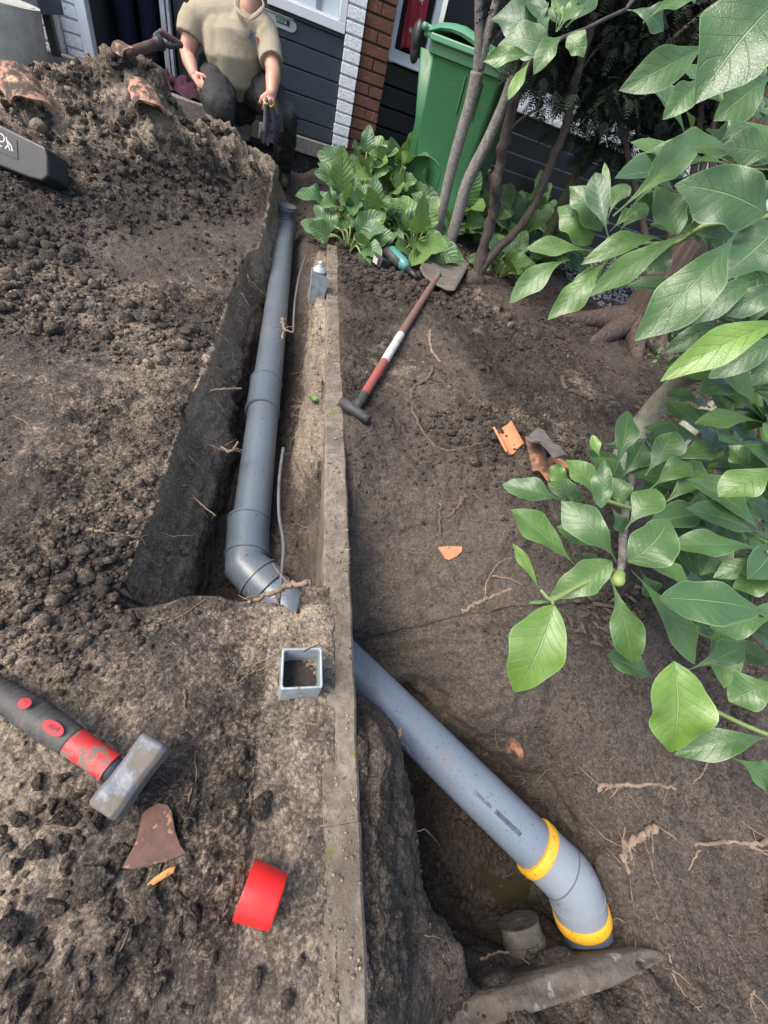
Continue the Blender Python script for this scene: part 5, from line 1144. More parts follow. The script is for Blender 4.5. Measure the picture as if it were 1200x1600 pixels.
ca, sa_ = math.cos(R(24)), math.sin(R(24))
def px_text(name, txt, x0, y0, size, mat, par, bv, ang=24, off=.010, sh=0.):
    c_, s_ = math.cos(R(ang)), math.sin(R(ang))
    text_mesh(name, txt, size, mat, par, lambda x, y, z: on(bv, x0+x*c_+y*s_, y0+x*s_-y*c_, off))
px_text('logo_lettering', 'K', 393, 56, 19, M_blue, shirt, sb); px_text('logo_lettering', 'onst', 402.5, 67.5, 10, M_blue, shirt, sb, 30); 
m = MB(); pts = [(400, 59), (403, 57), (405, 62), (408, 61), (409, 67), (406, 66), (407, 73), (404, 70)]; m.add([on(sb, x, y, .008) for x, y in pts], [tuple(range(8))]); m.build('logo_emblem', M_lred, shirt)
# trousers
kR, kL = P(346, 170, Y=3.46), P(447, 182, Y=3.56); fR, fL = Vector((-.44, 3.66, .10)), Vector((-.04, 3.80, .10))
m = MB(); hp = P(362, 132, Y=3.84)
m.tube([P(340, 126, Y=3.82), P(390, 132, Y=3.82)], [.135, .135], 24, rnd=True); m.tube([P(362, 112, Y=3.82), hp], [.14, .15], 24, rnd=True); m.tube([hp, P(372, 160, Y=3.84)], [.15, .12], 24, rnd=True)
m.tube([P(338, 132, Y=3.80), P(338, 147, Y=3.62), kR], [.128, .108, .080], 22, rnd=True); m.tube([kR, kR.lerp(fR, .4)+Vector((0, .03, 0)), fR], [.082, .078, .060], 20, rnd=True)
m.tube([P(388, 134, Y=3.80), P(418, 150, Y=3.68), kL], [.115, .100, .078], 22, rnd=True); m.tube([kL, kL.lerp(fL, .4), fL], [.078, .075, .058], 20, rnd=True)
tr = m.build('trousers', M_trou, pr, remesh=.008, relax=4)
for v in tr.data.vertices:
    wv = v.co+pr.location; f = fbm(np.array([wv.x*7.]), np.array([wv.y*7.]), np.array([wv.z*7.]), 3, 3)[0]; v.co += v.normal*(.010*f+.003*math.sin(wv.x*50+wv.z*60+6*f))
for f_ in (fR, fL):
    m = MB(); m.tube([f_+Vector((0, .06, -.06)), f_+Vector((0, -.04, -.06)), f_+Vector((.0, -.14, -.075))], [.05, .052, .042], 16, flat=.9, rnd=True); m.tube([f_, f_+Vector((0, 0, -.07))], [.05, .05], 16, rnd=True); m.build('boot', M_boot, pr, remesh=.008)
# gloves hanging from the hand
gl = empty('work_gloves', pmL, 'pair of grey knitted work gloves with yellow cuffs hanging from the crouching man’s hand', 'gloves')
def glove(c0, tip, n_, k):
    m = MB(); ax = (tip-c0).normalized(); b_ = ax.cross(n_).normalized(); L_ = (tip-c0).length
    m.tube([c0, c0+ax*L_*.25, c0+ax*L_*.55], [.030, .034, .040], 16, flat=.45, rnd=True)
    for i_, (o_, l_) in enumerate(((-.028, .36), (-.010, .46), (.010, .43), (.028, .33))):
        p = c0+ax*L_*.52+b_*o_; m.tube([p, p+ax*L_*l_*.5+n_*.006*(i_-1), p+ax*L_*l_+b_*o_*.25+n_*.01*k], [.0125, .0125, .010], 10, rnd=True)
    p = c0+ax*L_*.3-b_*.03; m.tube([p, p+ax*.04-b_*.022, p+ax*.085-b_*.016], [.014, .012, .010], 10, rnd=True)
    m.build('glove', M_glove, gl, remesh=.004, relax=2)
    MB().tube([c0-ax*.012, c0-ax*.004], [.031, .032], 16, flat=.5).build('cuff_band', M_yel, gl, True)
glove(P(416, 162, Y=3.40), P(415, 226, Y=3.44), Vector((.1, -1, .2)).normalized(), 1); glove(P(424, 165, Y=3.41), P(432, 214, Y=3.46), Vector((.5, -.9, .1)).normalized(), -1)
# standing person in the hallway
p2 = empty('person', (-1.08, 4.62, .30), 'person in dark navy trousers standing inside the dark doorway', 'person'); B = Vector((-1.085, 4.62, .30))
m = MB(); q, rot_ = head_mb(m, B+Vector((0, 0, 1.60)), Vector((0, -1, 0)), Vector((0, 0, 1))); m.tube([B+Vector((0, .02, 1.36)), B+Vector((0, .01, 1.52))], [.06, .055], 16, rnd=True)
for sg in (1, -1):
    sh_ = B+Vector((.19*sg, 0, 1.36)); e_ = B+Vector((.24*sg, 0, 1.08)); w_ = B+Vector((.22*sg, -.08, .86)); m.tube([sh_, e_, w_], [.045, .038, .027], 16, rnd=True); hand_mb(m, w_, w_+Vector((0, -.02, -.08)), Vector((sg, 0, 0)), .3, side_=sg)
m.tube([B+Vector((-.19, 0, 1.36)), B+Vector((.19, 0, 1.36))], [.06, .06], 16, rnd=True); bd = m.build('body', M_skin, p2, remesh=.007, relax=3); face_bits(q, rot_, bd)
m = MB(); m.tube([B+Vector((0, 0, .86)), B+Vector((0, 0, 1.1)), B+Vector((0, 0, 1.34))], [.16, .155, .17], 22, flat=.75, rnd=True); m.tube([B+Vector((-.17, 0, 1.37)), B+Vector((.17, 0, 1.37))], [.065, .065], 18, rnd=True)
for sg in (1, -1): m.tube([B+Vector((.19*sg, 0, 1.36)), B+Vector((.23*sg, 0, 1.16))], [.062, .056], 16)
m.build('sweater', M_navy, p2, remesh=.009)
m = MB()
for sg in (1, -1): m.tube([B+Vector((.075*sg, 0, .86)), B+Vector((.08*sg, -.01, .5)), B+Vector((.075*sg, .0, .06))], [.095, .072, .058], 20, rnd=True)
m.ell(B+Vector((0, 0, .88)), (.16, .12, .12)); m.build('trousers', M_navy, p2, remesh=.008)
for sg in (1, -1): m = MB(); m.tube([B+Vector((.08*sg, .04, .035)), B+Vector((.09*sg, -.17, .03))], [.04, .036], 14, rnd=True); m.build('shoe', M_boot, p2, remesh=.007)

# ------------------------------------------------------------------ foliage
class Leaves:
    def __init__(s): s.v = []; s.f = []; s.uv = []; s.t = []
    def leaf(s, B_, T_, wid, nrm_, shape='ob', fold=.12, arch=.10, wavy=.05, tint=.3, nu=6, nv=14, twist=0.):
        ax = T_-B_; L = ax.length; ax = ax/L; n_ = (nrm_-ax*nrm_.dot(ax)).normalized(); b_ = ax.cross(n_); base = len(s.v); ph = random.uniform(0, 6); bend = random.uniform(-.16, .16); asy = random.uniform(-.16, .16)
        for j in range(nv+1):
            t = j/nv
            if shape == 'ob': w_ = (math.sin(math.pi*min(1, t)**1.30)**.86)*(.10+.90*ss(0, .75, t)) if 0 < t < 1 else 0; w_ = max(w_, .05*(1-t))
            elif shape == 'ov': w_ = math.sin(math.pi*t**.85)**.86 if 0 < t < 1 else 0; w_ = max(w_, .03)
            else: w_ = math.sin(math.pi*t**.62)**.6 if 0 < t < 1 else 0; w_ = max(w_, .02)
            for i in range(-nu//2, nu//2+1):
                u = i/(nu/2); a = u*w_*wid/2*(1+asy*(1 if u > 0 else -1))*(1+.07*math.sin(t*15+ph*2+(1.7 if u > 0 else 0))*min(1, t*3)); z = arch*L*math.sin(math.pi*t)*.8-arch*L*t*t*.7+abs(u)*w_*wid*fold+wavy*wid*abs(u)**2*math.sin(t*13+ph+(2 if u > 0 else 0))*w_
                tw = twist*t; p = B_+ax*(t*L)+b_*(a*math.cos(tw)+bend*L*t*(1-t)*1.2)+n_*(z+a*math.sin(tw)); s.v.append(p); s.uv.append((u, t)); s.t.append(tint)
        c = nu//2*2+1
        for j in range(nv):
            for i in range(c-1): s.f.append((base+j*c+i, base+j*c+i+1, base+(j+1)*c+i+1, base+(j+1)*c+i))
    def build(s, name, mat, parent):
        me = bpy.data.meshes.new(name); me.from_pydata([tuple(v) for v in s.v], [], s.f); uvl = me.uv_layers.new(name='UVMap')
        li = np.empty(len(me.loops), dtype=np.int32); me.loops.foreach_get('vertex_index', li); uvl.data.foreach_set('uv', np.array(s.uv, dtype=np.float32)[li].ravel())
        at = me.attributes.new('tint', 'FLOAT', 'POINT'); at.data.foreach_set('value', np.array(s.t, dtype=np.float32))
        return mesh_obj(name, me, mat, parent, True)
random.seed(5)
def tocam(p): return (Vector(CAM)-p).normalized()
def pleaf(L, bx_, by_, tx, ty, wpx, d, tint=.25, dd=.0, shape='ob', **k):
    B_, T_ = P(bx_, by_, d=d), P(tx, ty, d=d+dd); n_ = (tocam(B_)*.75+Vector((0, 0, .5))+Vector((random.uniform(-.35, .35), random.uniform(-.35, .35), 0))*.8).normalized()
    L.leaf(B_, T_, wpx*d/FPX*.95, n_, shape, tint=tint, fold=random.uniform(.04, .15), arch=random.uniform(.02, .17), wavy=random.uniform(.06, .16), nu=8, nv=18, **k)
sh = empty('big_leaf_shrub', P(1000, 700, z=0), 'large shrub with big glossy green leaves leaning in from the right over the pit', 'shrub')
L = Leaves()
def c4(b0, b1, t0, t1, w_, d, tint=.25, **k): pleaf(L, 700+b0/2.4, 600+b1/2.4, 700+t0/2.4, 600+t1/2.4, w_/2.4, d, tint, **k)
def c3(b0, b1, t0, t1, w_, d, tint=.15, **k): pleaf(L, 800+b0/2.667, b1/2.667, 800+t0/2.667, t1/2.667, w_/2.667, d, tint, **k)
c4(437, 440, 212, 368, 112, .62, .15); c4(485, 688, 238, 468, 140, .60, .45); c4(632, 668, 435, 440, 150, .57, .2); c4(675, 668, 838, 500, 175, .55, .2, shape='ov'); c4(665, 545, 780, 385, 130, .60, .3)
c4(615, 665, 383, 800, 125, .58, .4, shape='ov'); c4(608, 722, 695, 1052, 135, .56, .3); c4(688, 700, 932, 1055, 115, .57, .2); c4(792, 805, 1187, 850, 180, .50, .1, shape='ov'); c4(700, 675, 925, 745, 95, .60, .4)
c4(560, 450, 455, 280, 110, .66, .5); c4(460, 360, 382, 312, 90, .68, .5); c4(575, 465, 588, 282, 78, .58, .15, shape='ov'); c4(572, 282, 543, 190, 45, .57, .9); c4(622, 340, 688, 92, 100, .66, .15)
c4(660, 480, 620, 350, 95, .70, .3); c4(738, 345, 862, 175, 120, .75, .2); c4(640, 360, 735, 215, 110, .8, .0); c4(757, 395, 915, 288, 110, .72, .35); c4(790, 465, 955, 318, 80, .72, .3)
c4(820, 295, 1008, 228, 100, .78, .2); c4(808, 495, 1018, 445, 105, .72, .15); c4(1190, 602, 918, 348, 125, .66, .15); c4(1195, 622, 832, 600, 118, .62, .2); c4(1200, 655, 1002, 720, 85, .64, .25)
c4(1230, 700, 1070, 765, 110, .62, .25); c4(1240, 880, 985, 915, 125, .58, .25); c4(1240, 300, 1020, 415, 150, .56, .5); c4(1235, 1110, 1055, 1190, 160, .52, .3); c4(848, 1040, 850, 1398, 232, .50, .85, shape='ov')
c4(792, 1110, 603, 1012, 125, .60, .05); c4(895, 1075, 1130, 985, 105, .66, .0); c4(1225, 1330, 868, 1392, 115, .56, .15); c4(1060, 1398, 1220, 1500, 115, .55, .25); c4(398, 828, 250, 1168, 205, .54, .75, shape='ov')
c4(348, 782, 244, 598, 50, .54, .9); c4(890, 870, 1000, 935, 80, .62, .0); c4(788, 805, 895, 890, 100, .62, .05); c4(560, 625, 415, 532, 95, .64, .3); c4(470, 620, 560, 700, 90, .68, .0)
c4(1060, 420, 1230, 500, 110, .7, .0); c4(1140, 330, 1060, 230, 90, .72, .1); c4(1000, 560, 880, 440, 110, .82, .0); c4(930, 500, 1060, 430, 90, .8, .0); c4(430, 410, 500, 440, 70, .72, .2); c4(530, 440, 375, 370, 90, .74, .2)
c4(400, 820, 302, 822, 14, .54, .7); c4(720, 700, 780, 800, 80, .66, .1); c4(610, 460, 660, 560, 60, .68, .0)
# upper right
c3(835, 172, 468, 352, 160, .50, .2); c3(800, 300, 638, 485, 120, .50, .25); c3(1230, -60, 795, 378, 400, .34, .12); c3(1100, 300, 855, 492, 175, .46, .2); c3(420, 900, 778, 538, 150, .56, .35); c3(470, 900, 765, 600, 130, .62, .1)
c3(690, 978, 600, 775, 150, .60, .25, shape='ov'); c3(1060, 890, 685, 765, 240, .48, .1, shape='ov'); c3(1140, 640, 885, 600, 150, .50, .2); c3(860, 600, 1000, 508, 130, .58, .1); c3(402, 990, 350, 712, 115, .66, .0); c3(370, 965, 242, 770, 130, .70, .2, shape='ov')
c3(328, 1020, 195, 850, 130, .72, .3, shape='ov'); c3(400, 935, 386, 672, 42, .66, .5); c3(408, 965, 527, 868, 60, .64, .4); c3(440, 975, 568, 840, 85, .68, .05); c3(400, 905, 482, 755, 90, .74, .3)
c3(330, 1045, 63, 1030, 90, .68, .45); c3(242, 1082, -5, 1245, 115, .66, .35); c3(392, 1085, 158, 1315, 120, .62, .4); c3(400, 1085, 250, 1240, 115, .66, .4); c3(780, 950, 325, 1230, 120, .56, .3); c3(660, 985, 300, 1085, 100, .62, .35)
c3(940, 955, 535, 1388, 235, .46, .2); c3(1120, 930, 850, 1160, 260, .50, .05, shape='ov'); c3(1040, 1150, 715, 1338, 140, .50, .15); c3(1140, 1190, 888, 1300, 130, .50, .1); c3(1200, 1338, 652, 1562, 165, .44, 1.0); c3(900, 1350, 652, 1452, 110, .56, .05)
c3(1130, 1400, 845, 1560, 150, .50, .1); c3(690, 1010, 568, 1140, 110, .64, .0); c3(800, 895, 962, 735, 65, .54, .45); c3(740, 940, 780, 870, 45, .60, .6); c3(1090, 1470, 1010, 1600, 120, .5, .1); c3(560, 960, 700, 900, 70, .72, .0)
c3(480, 42, 645, 110, 95, .62, .0); c3(545, 95, 785, -30, 110, .52, .35); c3(1067, 340, 1010, 300, 60, .6, 0.); c3(640, 880, 520, 830, 80, .72, .1); c3(820, 760, 700, 880, 100, .66, 0.)
# twigs joining the leaves to the stems
def T3(pts): return [P(x, y, d=d) for x, y, d in pts]
hub = P(972, 880, d=.60)
t1b, t2b = P(960, 735, z=.02), P(1045, 705, z=.02)
m = MB().tube(spline([t1b+Vector((-.03, 0, -.05)), t1b, P(992, 680, z=.10), P(1030, 630, z=.24), P(1075, 588, z=.38), P(1120, 570, z=.50), P(1180, 520, z=.62)], 5), [.050-.0008*i for i in range(31)], 18); m.build('trunk', M_barkp, sh, True)
m = MB().tube(spline([t2b, P(1085, 660, z=.12), P(1140, 625, z=.25), P(1200, 575, z=.38), P(1260, 520, z=.5)], 5), [.046-.0008*i for i in range(21)], 18); m.build('trunk', M_barkp, sh, True)
def twig(pts, r0, r1, mat, par): n = (len(pts)-1)*6+1; MB().tube(spline(pts, 6), [lerp(r0, r1, i/(n-1)) for i in range(n)], 10).build('branch', mat, par, True)
twig([P(1000, 690, d=1.2), P(985, 760, d=.95), P(975, 820, d=.75), P(972, 875, d=.605), P(968, 893, d=.585)], .010, .0045, M_barkg, sh)
MB().tube(spline([P(970, 893, d=.585), P(966, 905, d=.575), P(970, 916, d=.57)], 4), [.004, .007, .008, .0085, .009, .009, .008, .006, .003], 12).build('bud', M_stem, sh, True)
twig([P(960, 890, d=.59), P(905, 915, d=.57), P(870, 935, d=.545), P(858, 936, d=.54), P(845, 922, d=.54)], .0028, .0022, M_stem, sh); twig([P(862, 936, d=.54), P(864, 944, d=.54)], .0022, .002, M_stem, sh)
twig([P(1260, 1170, d=.58), P(1180, 1140, d=.56), P(1120, 1112, d=.54), P(1095, 1098, d=.53), P(1060, 1040, d=.52)], .0034, .0022, M_stem, sh)
twig([P(1240, 330, d=.55), P(1180, 342, d=.54), P(1105, 352, d=.55), P(1085, 362, d=.56), P(1050, 380, d=.60), P(960, 378, d=.66), P(950, 372, d=.68)], .0042, .0022, M_stem, sh)
twig([P(1180, 520, z=.62), P(1230, 430, d=.75), P(1240, 330, d=.55), P(1250, 100, d=.5), P(1110, 66, d=.5)], .03, .006, M_barkp, sh)
twig([P(1160, 540, z=.60), P(1150, 650, d=.95), P(1080, 780, d=.8), P(1020, 800, d=.72), P(940, 780, d=.66)], .010, .003, M_stem, sh); twig([P(1180, 600, d=1.0), P(1210, 800, d=.8), P(1230, 900, d=.62), P(1200, 860, d=.62)], .009, .003, M_stem, sh)
twig([P(1230, 430, d=.75), P(1240, 900, d=.7), P(1260, 1170, d=.58)], .007, .0035, M_stem, sh)
# more leaves further back, in whorls on short shoots
def whorl(x, y, d, n, size, tint):
    c = P(x, y, d=d); a0 = random.uniform(0, 6.28)
    for k in range(n):
        a = a0+6.283*k/n+random.uniform(-.25, .25); e = random.uniform(-.35, .5); v = Vector((math.cos(a)*math.cos(e), math.sin(a)*math.cos(e), math.sin(e)))
        l_ = size*random.uniform(.8, 1.15); L.leaf(c+v*.012, c+v*l_, l_*random.uniform(.32, .42), (Vector((0, 0, 1))+v*-.2+tocam(c)*.5).normalized(), 'ob', tint=tint+random.uniform(-.15, .2), nu=6, nv=12, arch=.08)
for (x, y, d, n) in [(1120, 250, .95, 7), (1060, 330, 1.0, 7), (1190, 330, .8, 7), (1150, 440, .9, 7), (1190, 760, .95, 8), (1120, 700, 1.05, 8), (1060, 760, 1.0, 7), (1180, 900, .85, 7), (1120, 850, .9, 7), (1020, 720, 1.1, 7), (1210, 500, .8, 7), (1240, 620, .8, 8), (1230, 250, .7, 7), (1150, 130, .95, 7), (1260, 800, .7, 8), (1300, 1000, .6, 7), (1330, 300, .7, 8), (1340, 600, .7, 8), (1200, 180, .85, 6), (1240, 1050, .75, 7), (1080, 730, .85, 7), (1150, 690, .8, 7), (1040, 810, .85, 7), (1130, 800, .72, 8), (1200, 840, .68, 7), (1110, 920, .8, 6), (1180, 980, .72, 7), (1000, 770, .95, 6), (1100, 300, .72, 7), (1160, 260, .66, 7), (1180, 400, .66, 8), (1110, 400, .8, 7), (1190, 480, .6, 7), (1080, 230, .85, 6), (1140, 180, .7, 7), (1200, 60, .75, 7), (1100, 480, .9, 6), (1160, 600, .8, 7), (1110, 640, .95, 7), (1200, 660, .75, 7), (1090, 560, 1.0, 6)]:
    whorl(x, y, d, n, random.choice((.13, .15, .17)), random.choice((.0, .05, .12, .3)))
L.build('foliage', M_leaf, sh)

# grey-stemmed sapling in front of the bin
sg = empty('grey_sapling', P(708, 262, Y=2.9), 'young tree with two pale grey stems forking in front of the green bin', 'tree')
q = lambda x, y, Y=2.9: P(x, y, Y=Y)
m = MB().tube(spline([q(672, 400), q(690, 330), q(706, 262), q(722, 205), q(738, 150), q(746, 112)], 5), [.030]*12+[.031]*8+[.034]*6, 14); m.build('stem', M_barkg, sg, True)
MB().tube(spline([q(745, 116), q(748, 70), q(748, 20), q(746, -60), q(735, -200)], 5), [.024-.0004*i for i in range(21)], 12).build('stem', M_barkg, sg, True)
MB().tube(spline([q(748, 110), q(758, 70), q(771, 20), q(785, -40), q(800, -200)], 5), [.026-.0004*i for i in range(21)], 12).build('stem', M_barkg, sg, True)
MB().tube(spline([q(690, 420, 2.85), q(712, 350, 2.85), q(730, 285, 2.85), q(762, 220, 2.85), q(790, 155, 2.85), q(806, 105, 2.85), q(826, 55, 2.8), q(850, -20, 2.8), q(880, -150, 2.8)], 5), [.038-.0005*i for i in range(41)], 14).build('stem', M_barkg, sg, True)
L = Leaves()
def c2(b0, b1, t0, t1, w_, d, tint=.2, **k): pleaf(L, 500+b0/3, b1/3, 500+t0/3, t1/3, w_/3, d, tint, **k)
c2(1075, 232, 840, 190, 165, .80, .2, shape='ov'); c2(1020, 266, 768, 275, 85, .78, .45); c2(992, 268, 882, 462, 65, .78, .85); c2(1145, 165, 1010, 325, 105, .76, .35); c2(1060, 215, 805, 70, 190, .90, .0, shape='ov'); c2(1045, 170, 985, -20, 120, .88, .05)
c2(1110, 150, 1180, -30, 130, .84, .2); c2(1160, 170, 1238, 262, 95, .80, .35, shape='ov'); c2(1105, 150, 1095, -40, 60, .86, .5); c2(1060, 200, 1020, 60, 70, .84, .15); c2(1120, 140, 1240, 10, 110, .82, .3); c2(1140, 90, 1110, 30, 40, .78, .95); c2(1135, 130, 1060, 40, 90, .9, .1)
c2(1080, 200, 900, -10, 150, .95, 0); c2(1150, 130, 1290, -60, 120, .9, .1)
twig([P(978, 15, d=.85), P(945, 30, d=.84), P(915, 45, d=.83), P(895, 52, d=.82), P(882, 58, d=.80), P(870, 66, d=.8)], .0035, .003, M_barkd, sg)
twig([P(885, -150, Y=2.8), P(1000, -60, d=1.1), P(978, 15, d=.85)], .012, .0035, M_barkd, sg)
L.build('foliage', M_leaf, sg)

# dark multi-stem shrub
ds = empty('dark_stem_shrub', P(742, 432, z=.03), 'bare dark brown stems of a shrub rising from one stump behind the spade blade', 'shrub')
g0 = G(740, 440); Yb = g0.y
def st(pts, r0, r1, nm='stem', mat=M_barkd, par=ds):
    p3 = [P(x, y, Y=Y) for x, y, Y in pts]; n = (len(p3)-1)*6+1; sp_ = spline(p3, 6)
    sp_ = [p+Vector((random.uniform(-1, 1), random.uniform(-1, 1), 0))*r0*.22 for p in sp_]
    MB().tube(sp_, [lerp(r0, r1, i/(n-1))*random.uniform(.88, 1.14) for i in range(n)], 12).build(nm, mat, par, True)
st([(735, 452, Yb), (745, 428, Yb), (757, 385, Yb+.02), (772, 330, Yb+.03), (776, 290, Yb), (784, 240, Yb), (798, 175, Yb-.05), (815, 120, Yb-.1), (835, 60, Yb-.1), (860, -60, Yb-.1)], .036, .018)
st([(742, 436, Yb), (775, 392, Yb), (820, 345, Yb), (845, 300, Yb), (862, 250, Yb), (884, 200, Yb), (893, 150, Yb), (910, 90, Yb), (930, 20, Yb)], .024, .018)
st([(770, 345, Yb), (768, 290, Yb+.03), (764, 265, Yb+.03)], .012, .008); st([(897, 140, Yb), (905, 120, Yb), (918, 95, Yb), (938, 70, Yb)], .008, .005); st([(776, 262, Yb), (800, 200, Yb), (840, 170, Yb)], .007, .005)
m = MB(); m.ell(g0+Vector((0, 0, .0)), (.075, .06, .07)); m.ell(g0+Vector((.05, .02, -.02)), (.06, .05, .05)); m.ell(g0+Vector((-.04, -.03, -.02)), (.05, .04, .04)); m.build('stump', M_barkd, ds, remesh=.008)
os_ = empty('olive_stem_shrub', P(835, 400, z=.03), 'single smooth olive green stem slanting behind the border plants', 'shrub')
g0 = G(828, 415); Y0 = g0.y
st([(820, 425, Y0), (845, 385, Y0), (880, 312, Y0), (905, 262, Y0), (922, 235, Y0), (960, 160, Y0), (1000, 80, Y0)], .030, .022, mat=M_barko, par=os_)

# conifer
cf = empty('conifer', G(985, 520), 'dark conifer with fibrous brown trunk and heavy black green foliage, upper right', 'tree')
tb = G(978, 520); tY = tb.y
cpts = [tb+Vector((-.02, 0, -.1)), tb+Vector((0, 0, .02)), tb+Vector((.01, .0, .25)), tb+Vector((.0, .02, .7)), tb+Vector((-.05, .05, 1.4)), tb+Vector((-.08, .05, 2.3))]
sp_ = spline(cpts, 8); rad = [.20, .18, .165, .155, .15, .145, .14, .135, .13]+[.13-.002*i for i in range(len(sp_)-9)]
MB().tube(sp_, rad[:len(sp_)], 22).build('trunk', M_barkc, cf, True)
for dx, dy, l_, r_ in ((-.42, -.25, 1, .06), (-.15, -.38, 1, .055), (.2, -.4, 1, .05), (-.5, .05, 1, .045)):
    e_ = Vector((tb.x+dx, tb.y+dy, 0)); e_.z = GZ(e_.x, e_.y)-.02; mid_ = tb.lerp(e_, .5); mid_.z = GZ(mid_.x, mid_.y)+.03
    MB().tube(spline([tb+Vector((0, 0, .10)), mid_, e_], 7), [lerp(.10, .018, i/14)*random.uniform(.9, 1.1) for i in range(15)], 12).build('surface_root', M_barkc, cf, True)
V3 = []; F3 = []
def spray(c, dirn, size):
    dirn = dirn.normalized(); n_ = Vector((random.uniform(-.5, .5), random.uniform(-.5, .5), 1)).normalized(); b_ = dirn.cross(n_).normalized()
    k = 7
    for i in range(k):
        t = i/k; p = c+dirn*size*t-Vector((0, 0, .25*size*t*t))
        for sgn in (1, -1):
            l_ = size*.5*(1-t*.75); e_ = p+(b_*sgn*.9+dirn*.7).normalized()*l_+Vector((0, 0, random.uniform(-.2, .05)*l_)); w_ = dirn*size*.055
            b0 = len(V3); V3.extend([p-w_*.6, p+w_, e_, p.lerp(e_, .5)-w_*1.3]); F3.append((b0, b0+1, b0+2, b0+3))
random.seed(21)
clusters = []
for _ in range(230):
    x, y = random.uniform(835, 1230), random.uniform(-160, 215)
    lim = 120+ (x-830)*.36
    if y > lim: continue
    clusters.append((P(x, y, Y=random.uniform(2.5, 3.5)), random.uniform(.12, .22)))
for x, y in [(850, 120), (860, 140), (880, 165), (900, 195), (920, 215), (945, 225), (965, 235), (990, 225), (1010, 215), (1035, 225), (1060, 215), (1090, 205), (1110, 200), (950, 255), (925, 235), (900, 150), (840, 100), (870, 100), (1010, 190), (1130, 190), (1150, 220), (980, 180), (935, 190)]:
    clusters.append((P(x, y-8, Y=random.uniform(2.7, 3.1)), .14))
for c, r_ in clusters:
    for _ in range(46):
        v = Vector((random.gauss(0, 1), random.gauss(0, 1), random.gauss(0, .7))).normalized(); spray(c+v*r_*random.uniform(.2, 1), v+Vector((0, 0, -.35)), random.uniform(.04, .085))
m = MB(); m.v = [tuple(v) for v in V3]; m.f = F3; m.m = [0]*len(F3); m.t = [0]; m.build('crown', M_needle, cf)
for i in range(16):
    c = clusters[i*7 % len(clusters)][0]; s0 = sp_[random.randint(14, len(sp_)-2)]; mid_ = s0.lerp(c, .5)+Vector((0, 0, .08)); MB().tube(spline([s0, mid_, c], 6), [lerp(.022, .006, k/12) for k in range(13)], 8).build('limb', M_barkd, cf, True)

# broad-leaved border plants
def border(x, y, n, size, lab, hh=.28, seed=0):
    n = int(n*1.35); size *= 1.12; random.seed(seed); c = G(x, y); e_ = empty('border_plant', c, lab, 'plant', 'broad leaved border plants'); L = Leaves(); m = MB()
    for k in range(n):
        a = 2.4*k+random.uniform(-.9, .9); t = (k+.5)/n; el_ = lerp(1.25, -.1, t**.8)+random.uniform(-.35, .35); h = hh*(1.15-.75*t)*random.uniform(.8, 1.15); rad_ = size*(.25+.95*t)
        top = c+Vector((math.cos(a)*rad_*.9, math.sin(a)*rad_*.9, h*.75)); v = Vector((math.cos(a)*math.cos(el_), math.sin(a)*math.cos(el_), math.sin(el_)*.9)).normalized(); l_ = size*random.choice((.6, .85, 1.05, 1.2, 1.35))*random.uniform(.88, 1.12)
        n_ = (Vector((0, 0, .8))-v*v.z*.8+tocam(top)*1.1+Vector((random.uniform(-.6, .6), random.uniform(-.6, .6), random.uniform(-.3, .3)))).normalized()
        m.tube(spline([c+Vector((math.cos(a)*.02, math.sin(a)*.02, -.01)), c.lerp(top, .55)+Vector((0, 0, .03)), top+v*.01], 4), [.005]*8+[.0035], 6)
        L.leaf(top, top+v*l_, l_*random.uniform(.62, .8), n_, 'rd', fold=random.uniform(.04, .2), arch=random.uniform(.02, .2), wavy=random.uniform(.05, .12), tint=random.choice((.0, .1, .2, .35, .6, .9))*random.uniform(.6, 1), nu=8, nv=12)
    m.build('leaf_stalks', M_stem, e_, True); L.build('foliage', M_pleaf, e_)
bps = [(538, 356, 16, .13, 'leafy border plant nearest the trench end with hanging leaves', .20), (562, 318, 16, .14, 'leafy border plant against the white pilaster', .30), (588, 372, 15, .14, 'low leafy plant above the end of the edging', .16), (606, 330, 18, .17, 'tall leafy border plant left of the bin', .34),
       (655, 340, 18, .17, 'tall leafy border plant directly below the green bin', .38), (700, 375, 17, .16, 'leafy border plant above the spade blade', .26), (645, 395, 14, .14, 'low leafy plant above the cordless tool', .14), (742, 378, 16, .15, 'leafy border plant at the foot of the grey stems', .28),
       (795, 395, 16, .15, 'leafy border plant between dark stems and olive stem', .26), (850, 412, 14, .15, 'leafy border plant right of the dark stump', .22), (780, 430, 12, .12, 'low leafy plant beside the dark stump', .12), (545, 390, 12, .13, 'leafy plant flopping over the end of the concrete edging', .12),
       (700, 330, 14, .15, 'leafy border plant pressed against the front of the bin', .30), (815, 355, 14, .15, 'leafy border plant behind the dark stems', .26), (865, 380, 13, .14, 'last leafy border plant on the right, beside the olive stem', .22)]
for i, a in enumerate(bps): border(*a, seed=30+i)
random.seed(77)
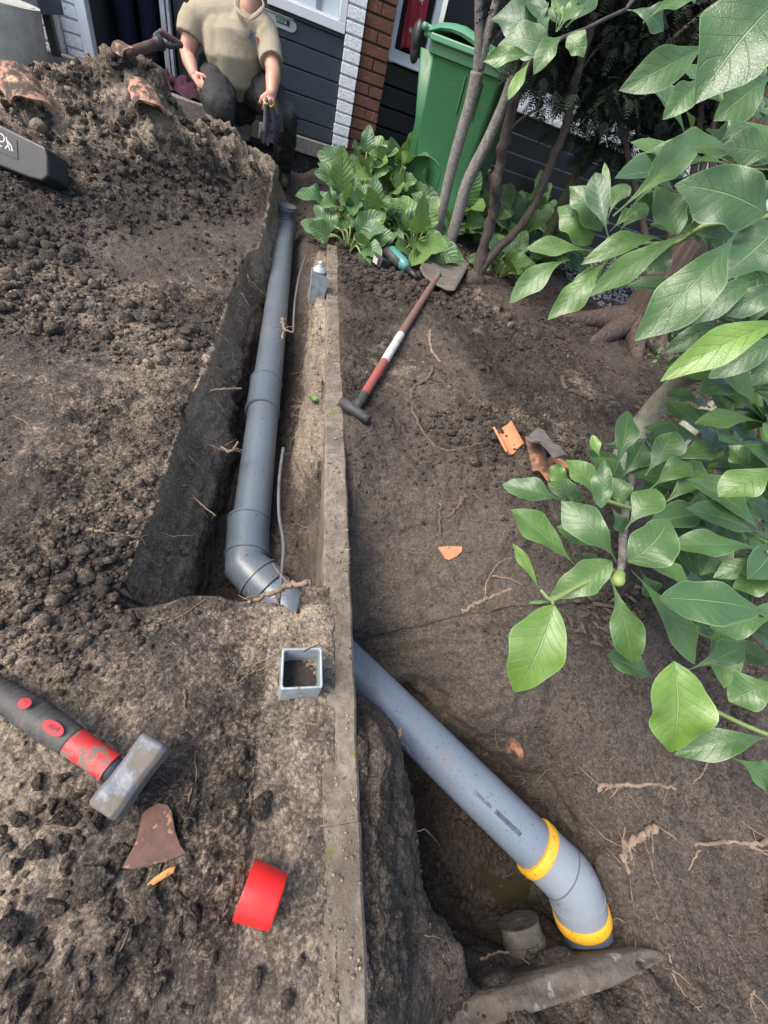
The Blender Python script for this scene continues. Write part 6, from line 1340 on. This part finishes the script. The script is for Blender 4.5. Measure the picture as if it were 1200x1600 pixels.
# small weed, red leaf
c = G(488, 628); e_ = empty('seedling', c, 'tiny bright green seedling on the sandy trench bank', 'seedling'); L = Leaves()
for k in range(9): a = k*2.4; v = Vector((math.cos(a), math.sin(a), .5)).normalized(); L.leaf(c+v*.002+Vector((0, 0, .006)), c+v*.020+Vector((0, 0, .008)), .014, Vector((0, 0, 1)), 'rd', tint=1., nu=4, nv=5)
L.build('leaves', M_leaf, e_); MB().tube([c-Vector((0, 0, .004)), c+Vector((0, 0, .012))], .0015, 6).build('stem', M_stem, e_)
L = Leaves(); a, b_ = G(527, 500, .012), G(526, 516, .010); L.leaf(a, b_, .022, Vector((0, 0, 1)), 'ov', tint=0, nu=4, nv=8); o = L.build('fallen_leaf', pm('red_leaf', (.22, .02, .035), rough=.5), None); tag(o, 'small dark red fallen leaf on the edging', 'leaf')
# fallen pale leaf by the blade
L = Leaves(); L.leaf(G(640, 425, .03), G(665, 388, .06), .12, Vector((-.2, -.3, 1)).normalized(), 'rd', tint=.7, nu=8, nv=12); tag(L.build('loose_leaf', M_pleaf, None), 'pale green leaf lying flat at the left of the spade blade', 'leaf')
# mulch and gravel
pos = []; sz = []
for _ in range(2600):
    x, y = random.uniform(690, 1130), random.uniform(410, 780)
    if y < 400+(x-690)*.05 or y > 470+(x-760)*.72 or x < 720: continue
    p = G(x, y); pos.append((p.x, p.y, p.z+.003)); k = random.uniform(.006, .016); sz.append((k, k*.35, k*.18))
scatter('bark_mulch', np.array(pos), np.array(sz), M_chip, 1)
pos = []; sz = []
for _ in range(2600):
    x, y = random.uniform(870, 1200), random.uniform(405, 490)
    if (y-400) > (x-850)*.9 or x > 1010 and y > 470: continue
    p = P(x, y, z=.05); p.z = max(GZ(p.x, p.y)+.004, 0); pos.append(tuple(p)); sz.append(random.uniform(.006, .014))
scatter('gravel', np.array(pos), np.array(sz), M_gravel, 1)
# small ground-cover sprigs behind the trunk
L = Leaves()
for _ in range(420):
    x, y = random.uniform(1000, 1110), random.uniform(480, 580); 
    if random.random() < .35: x, y = random.uniform(880, 1000), random.uniform(420, 470)
    p = G(x, y, random.uniform(.01, .12)); a = random.uniform(0, 6.28); v = Vector((math.cos(a), math.sin(a), random.uniform(-.2, .8))).normalized(); L.leaf(p, p+v*.035, .016, Vector((0, 0, 1)), 'ov', tint=random.uniform(.1, .8), nu=2, nv=4)
o = L.build('ground_cover', M_leaf, None); tag(o, kind='stuff')
# dead leaves under the big shrub
L = Leaves()
for _ in range(80):
    x, y = random.uniform(880, 1000), random.uniform(930, 1010)
    if random.random() < .5: x, y = random.uniform(860, 1180), random.uniform(600, 1000)
    p = G(x, y, .004); a = random.uniform(0, 6.28); v = Vector((math.cos(a), math.sin(a), random.uniform(-.1, .3))).normalized(); L.leaf(p, p+v*random.uniform(.02, .05), .014, Vector((0, 0, 1)), 'ov', tint=0, nu=2, nv=5)
tag(L.build('dead_leaves', pm('dead_leaf', (.075, .052, .038), (.14, .105, .08), 30, .85), None), kind='stuff')
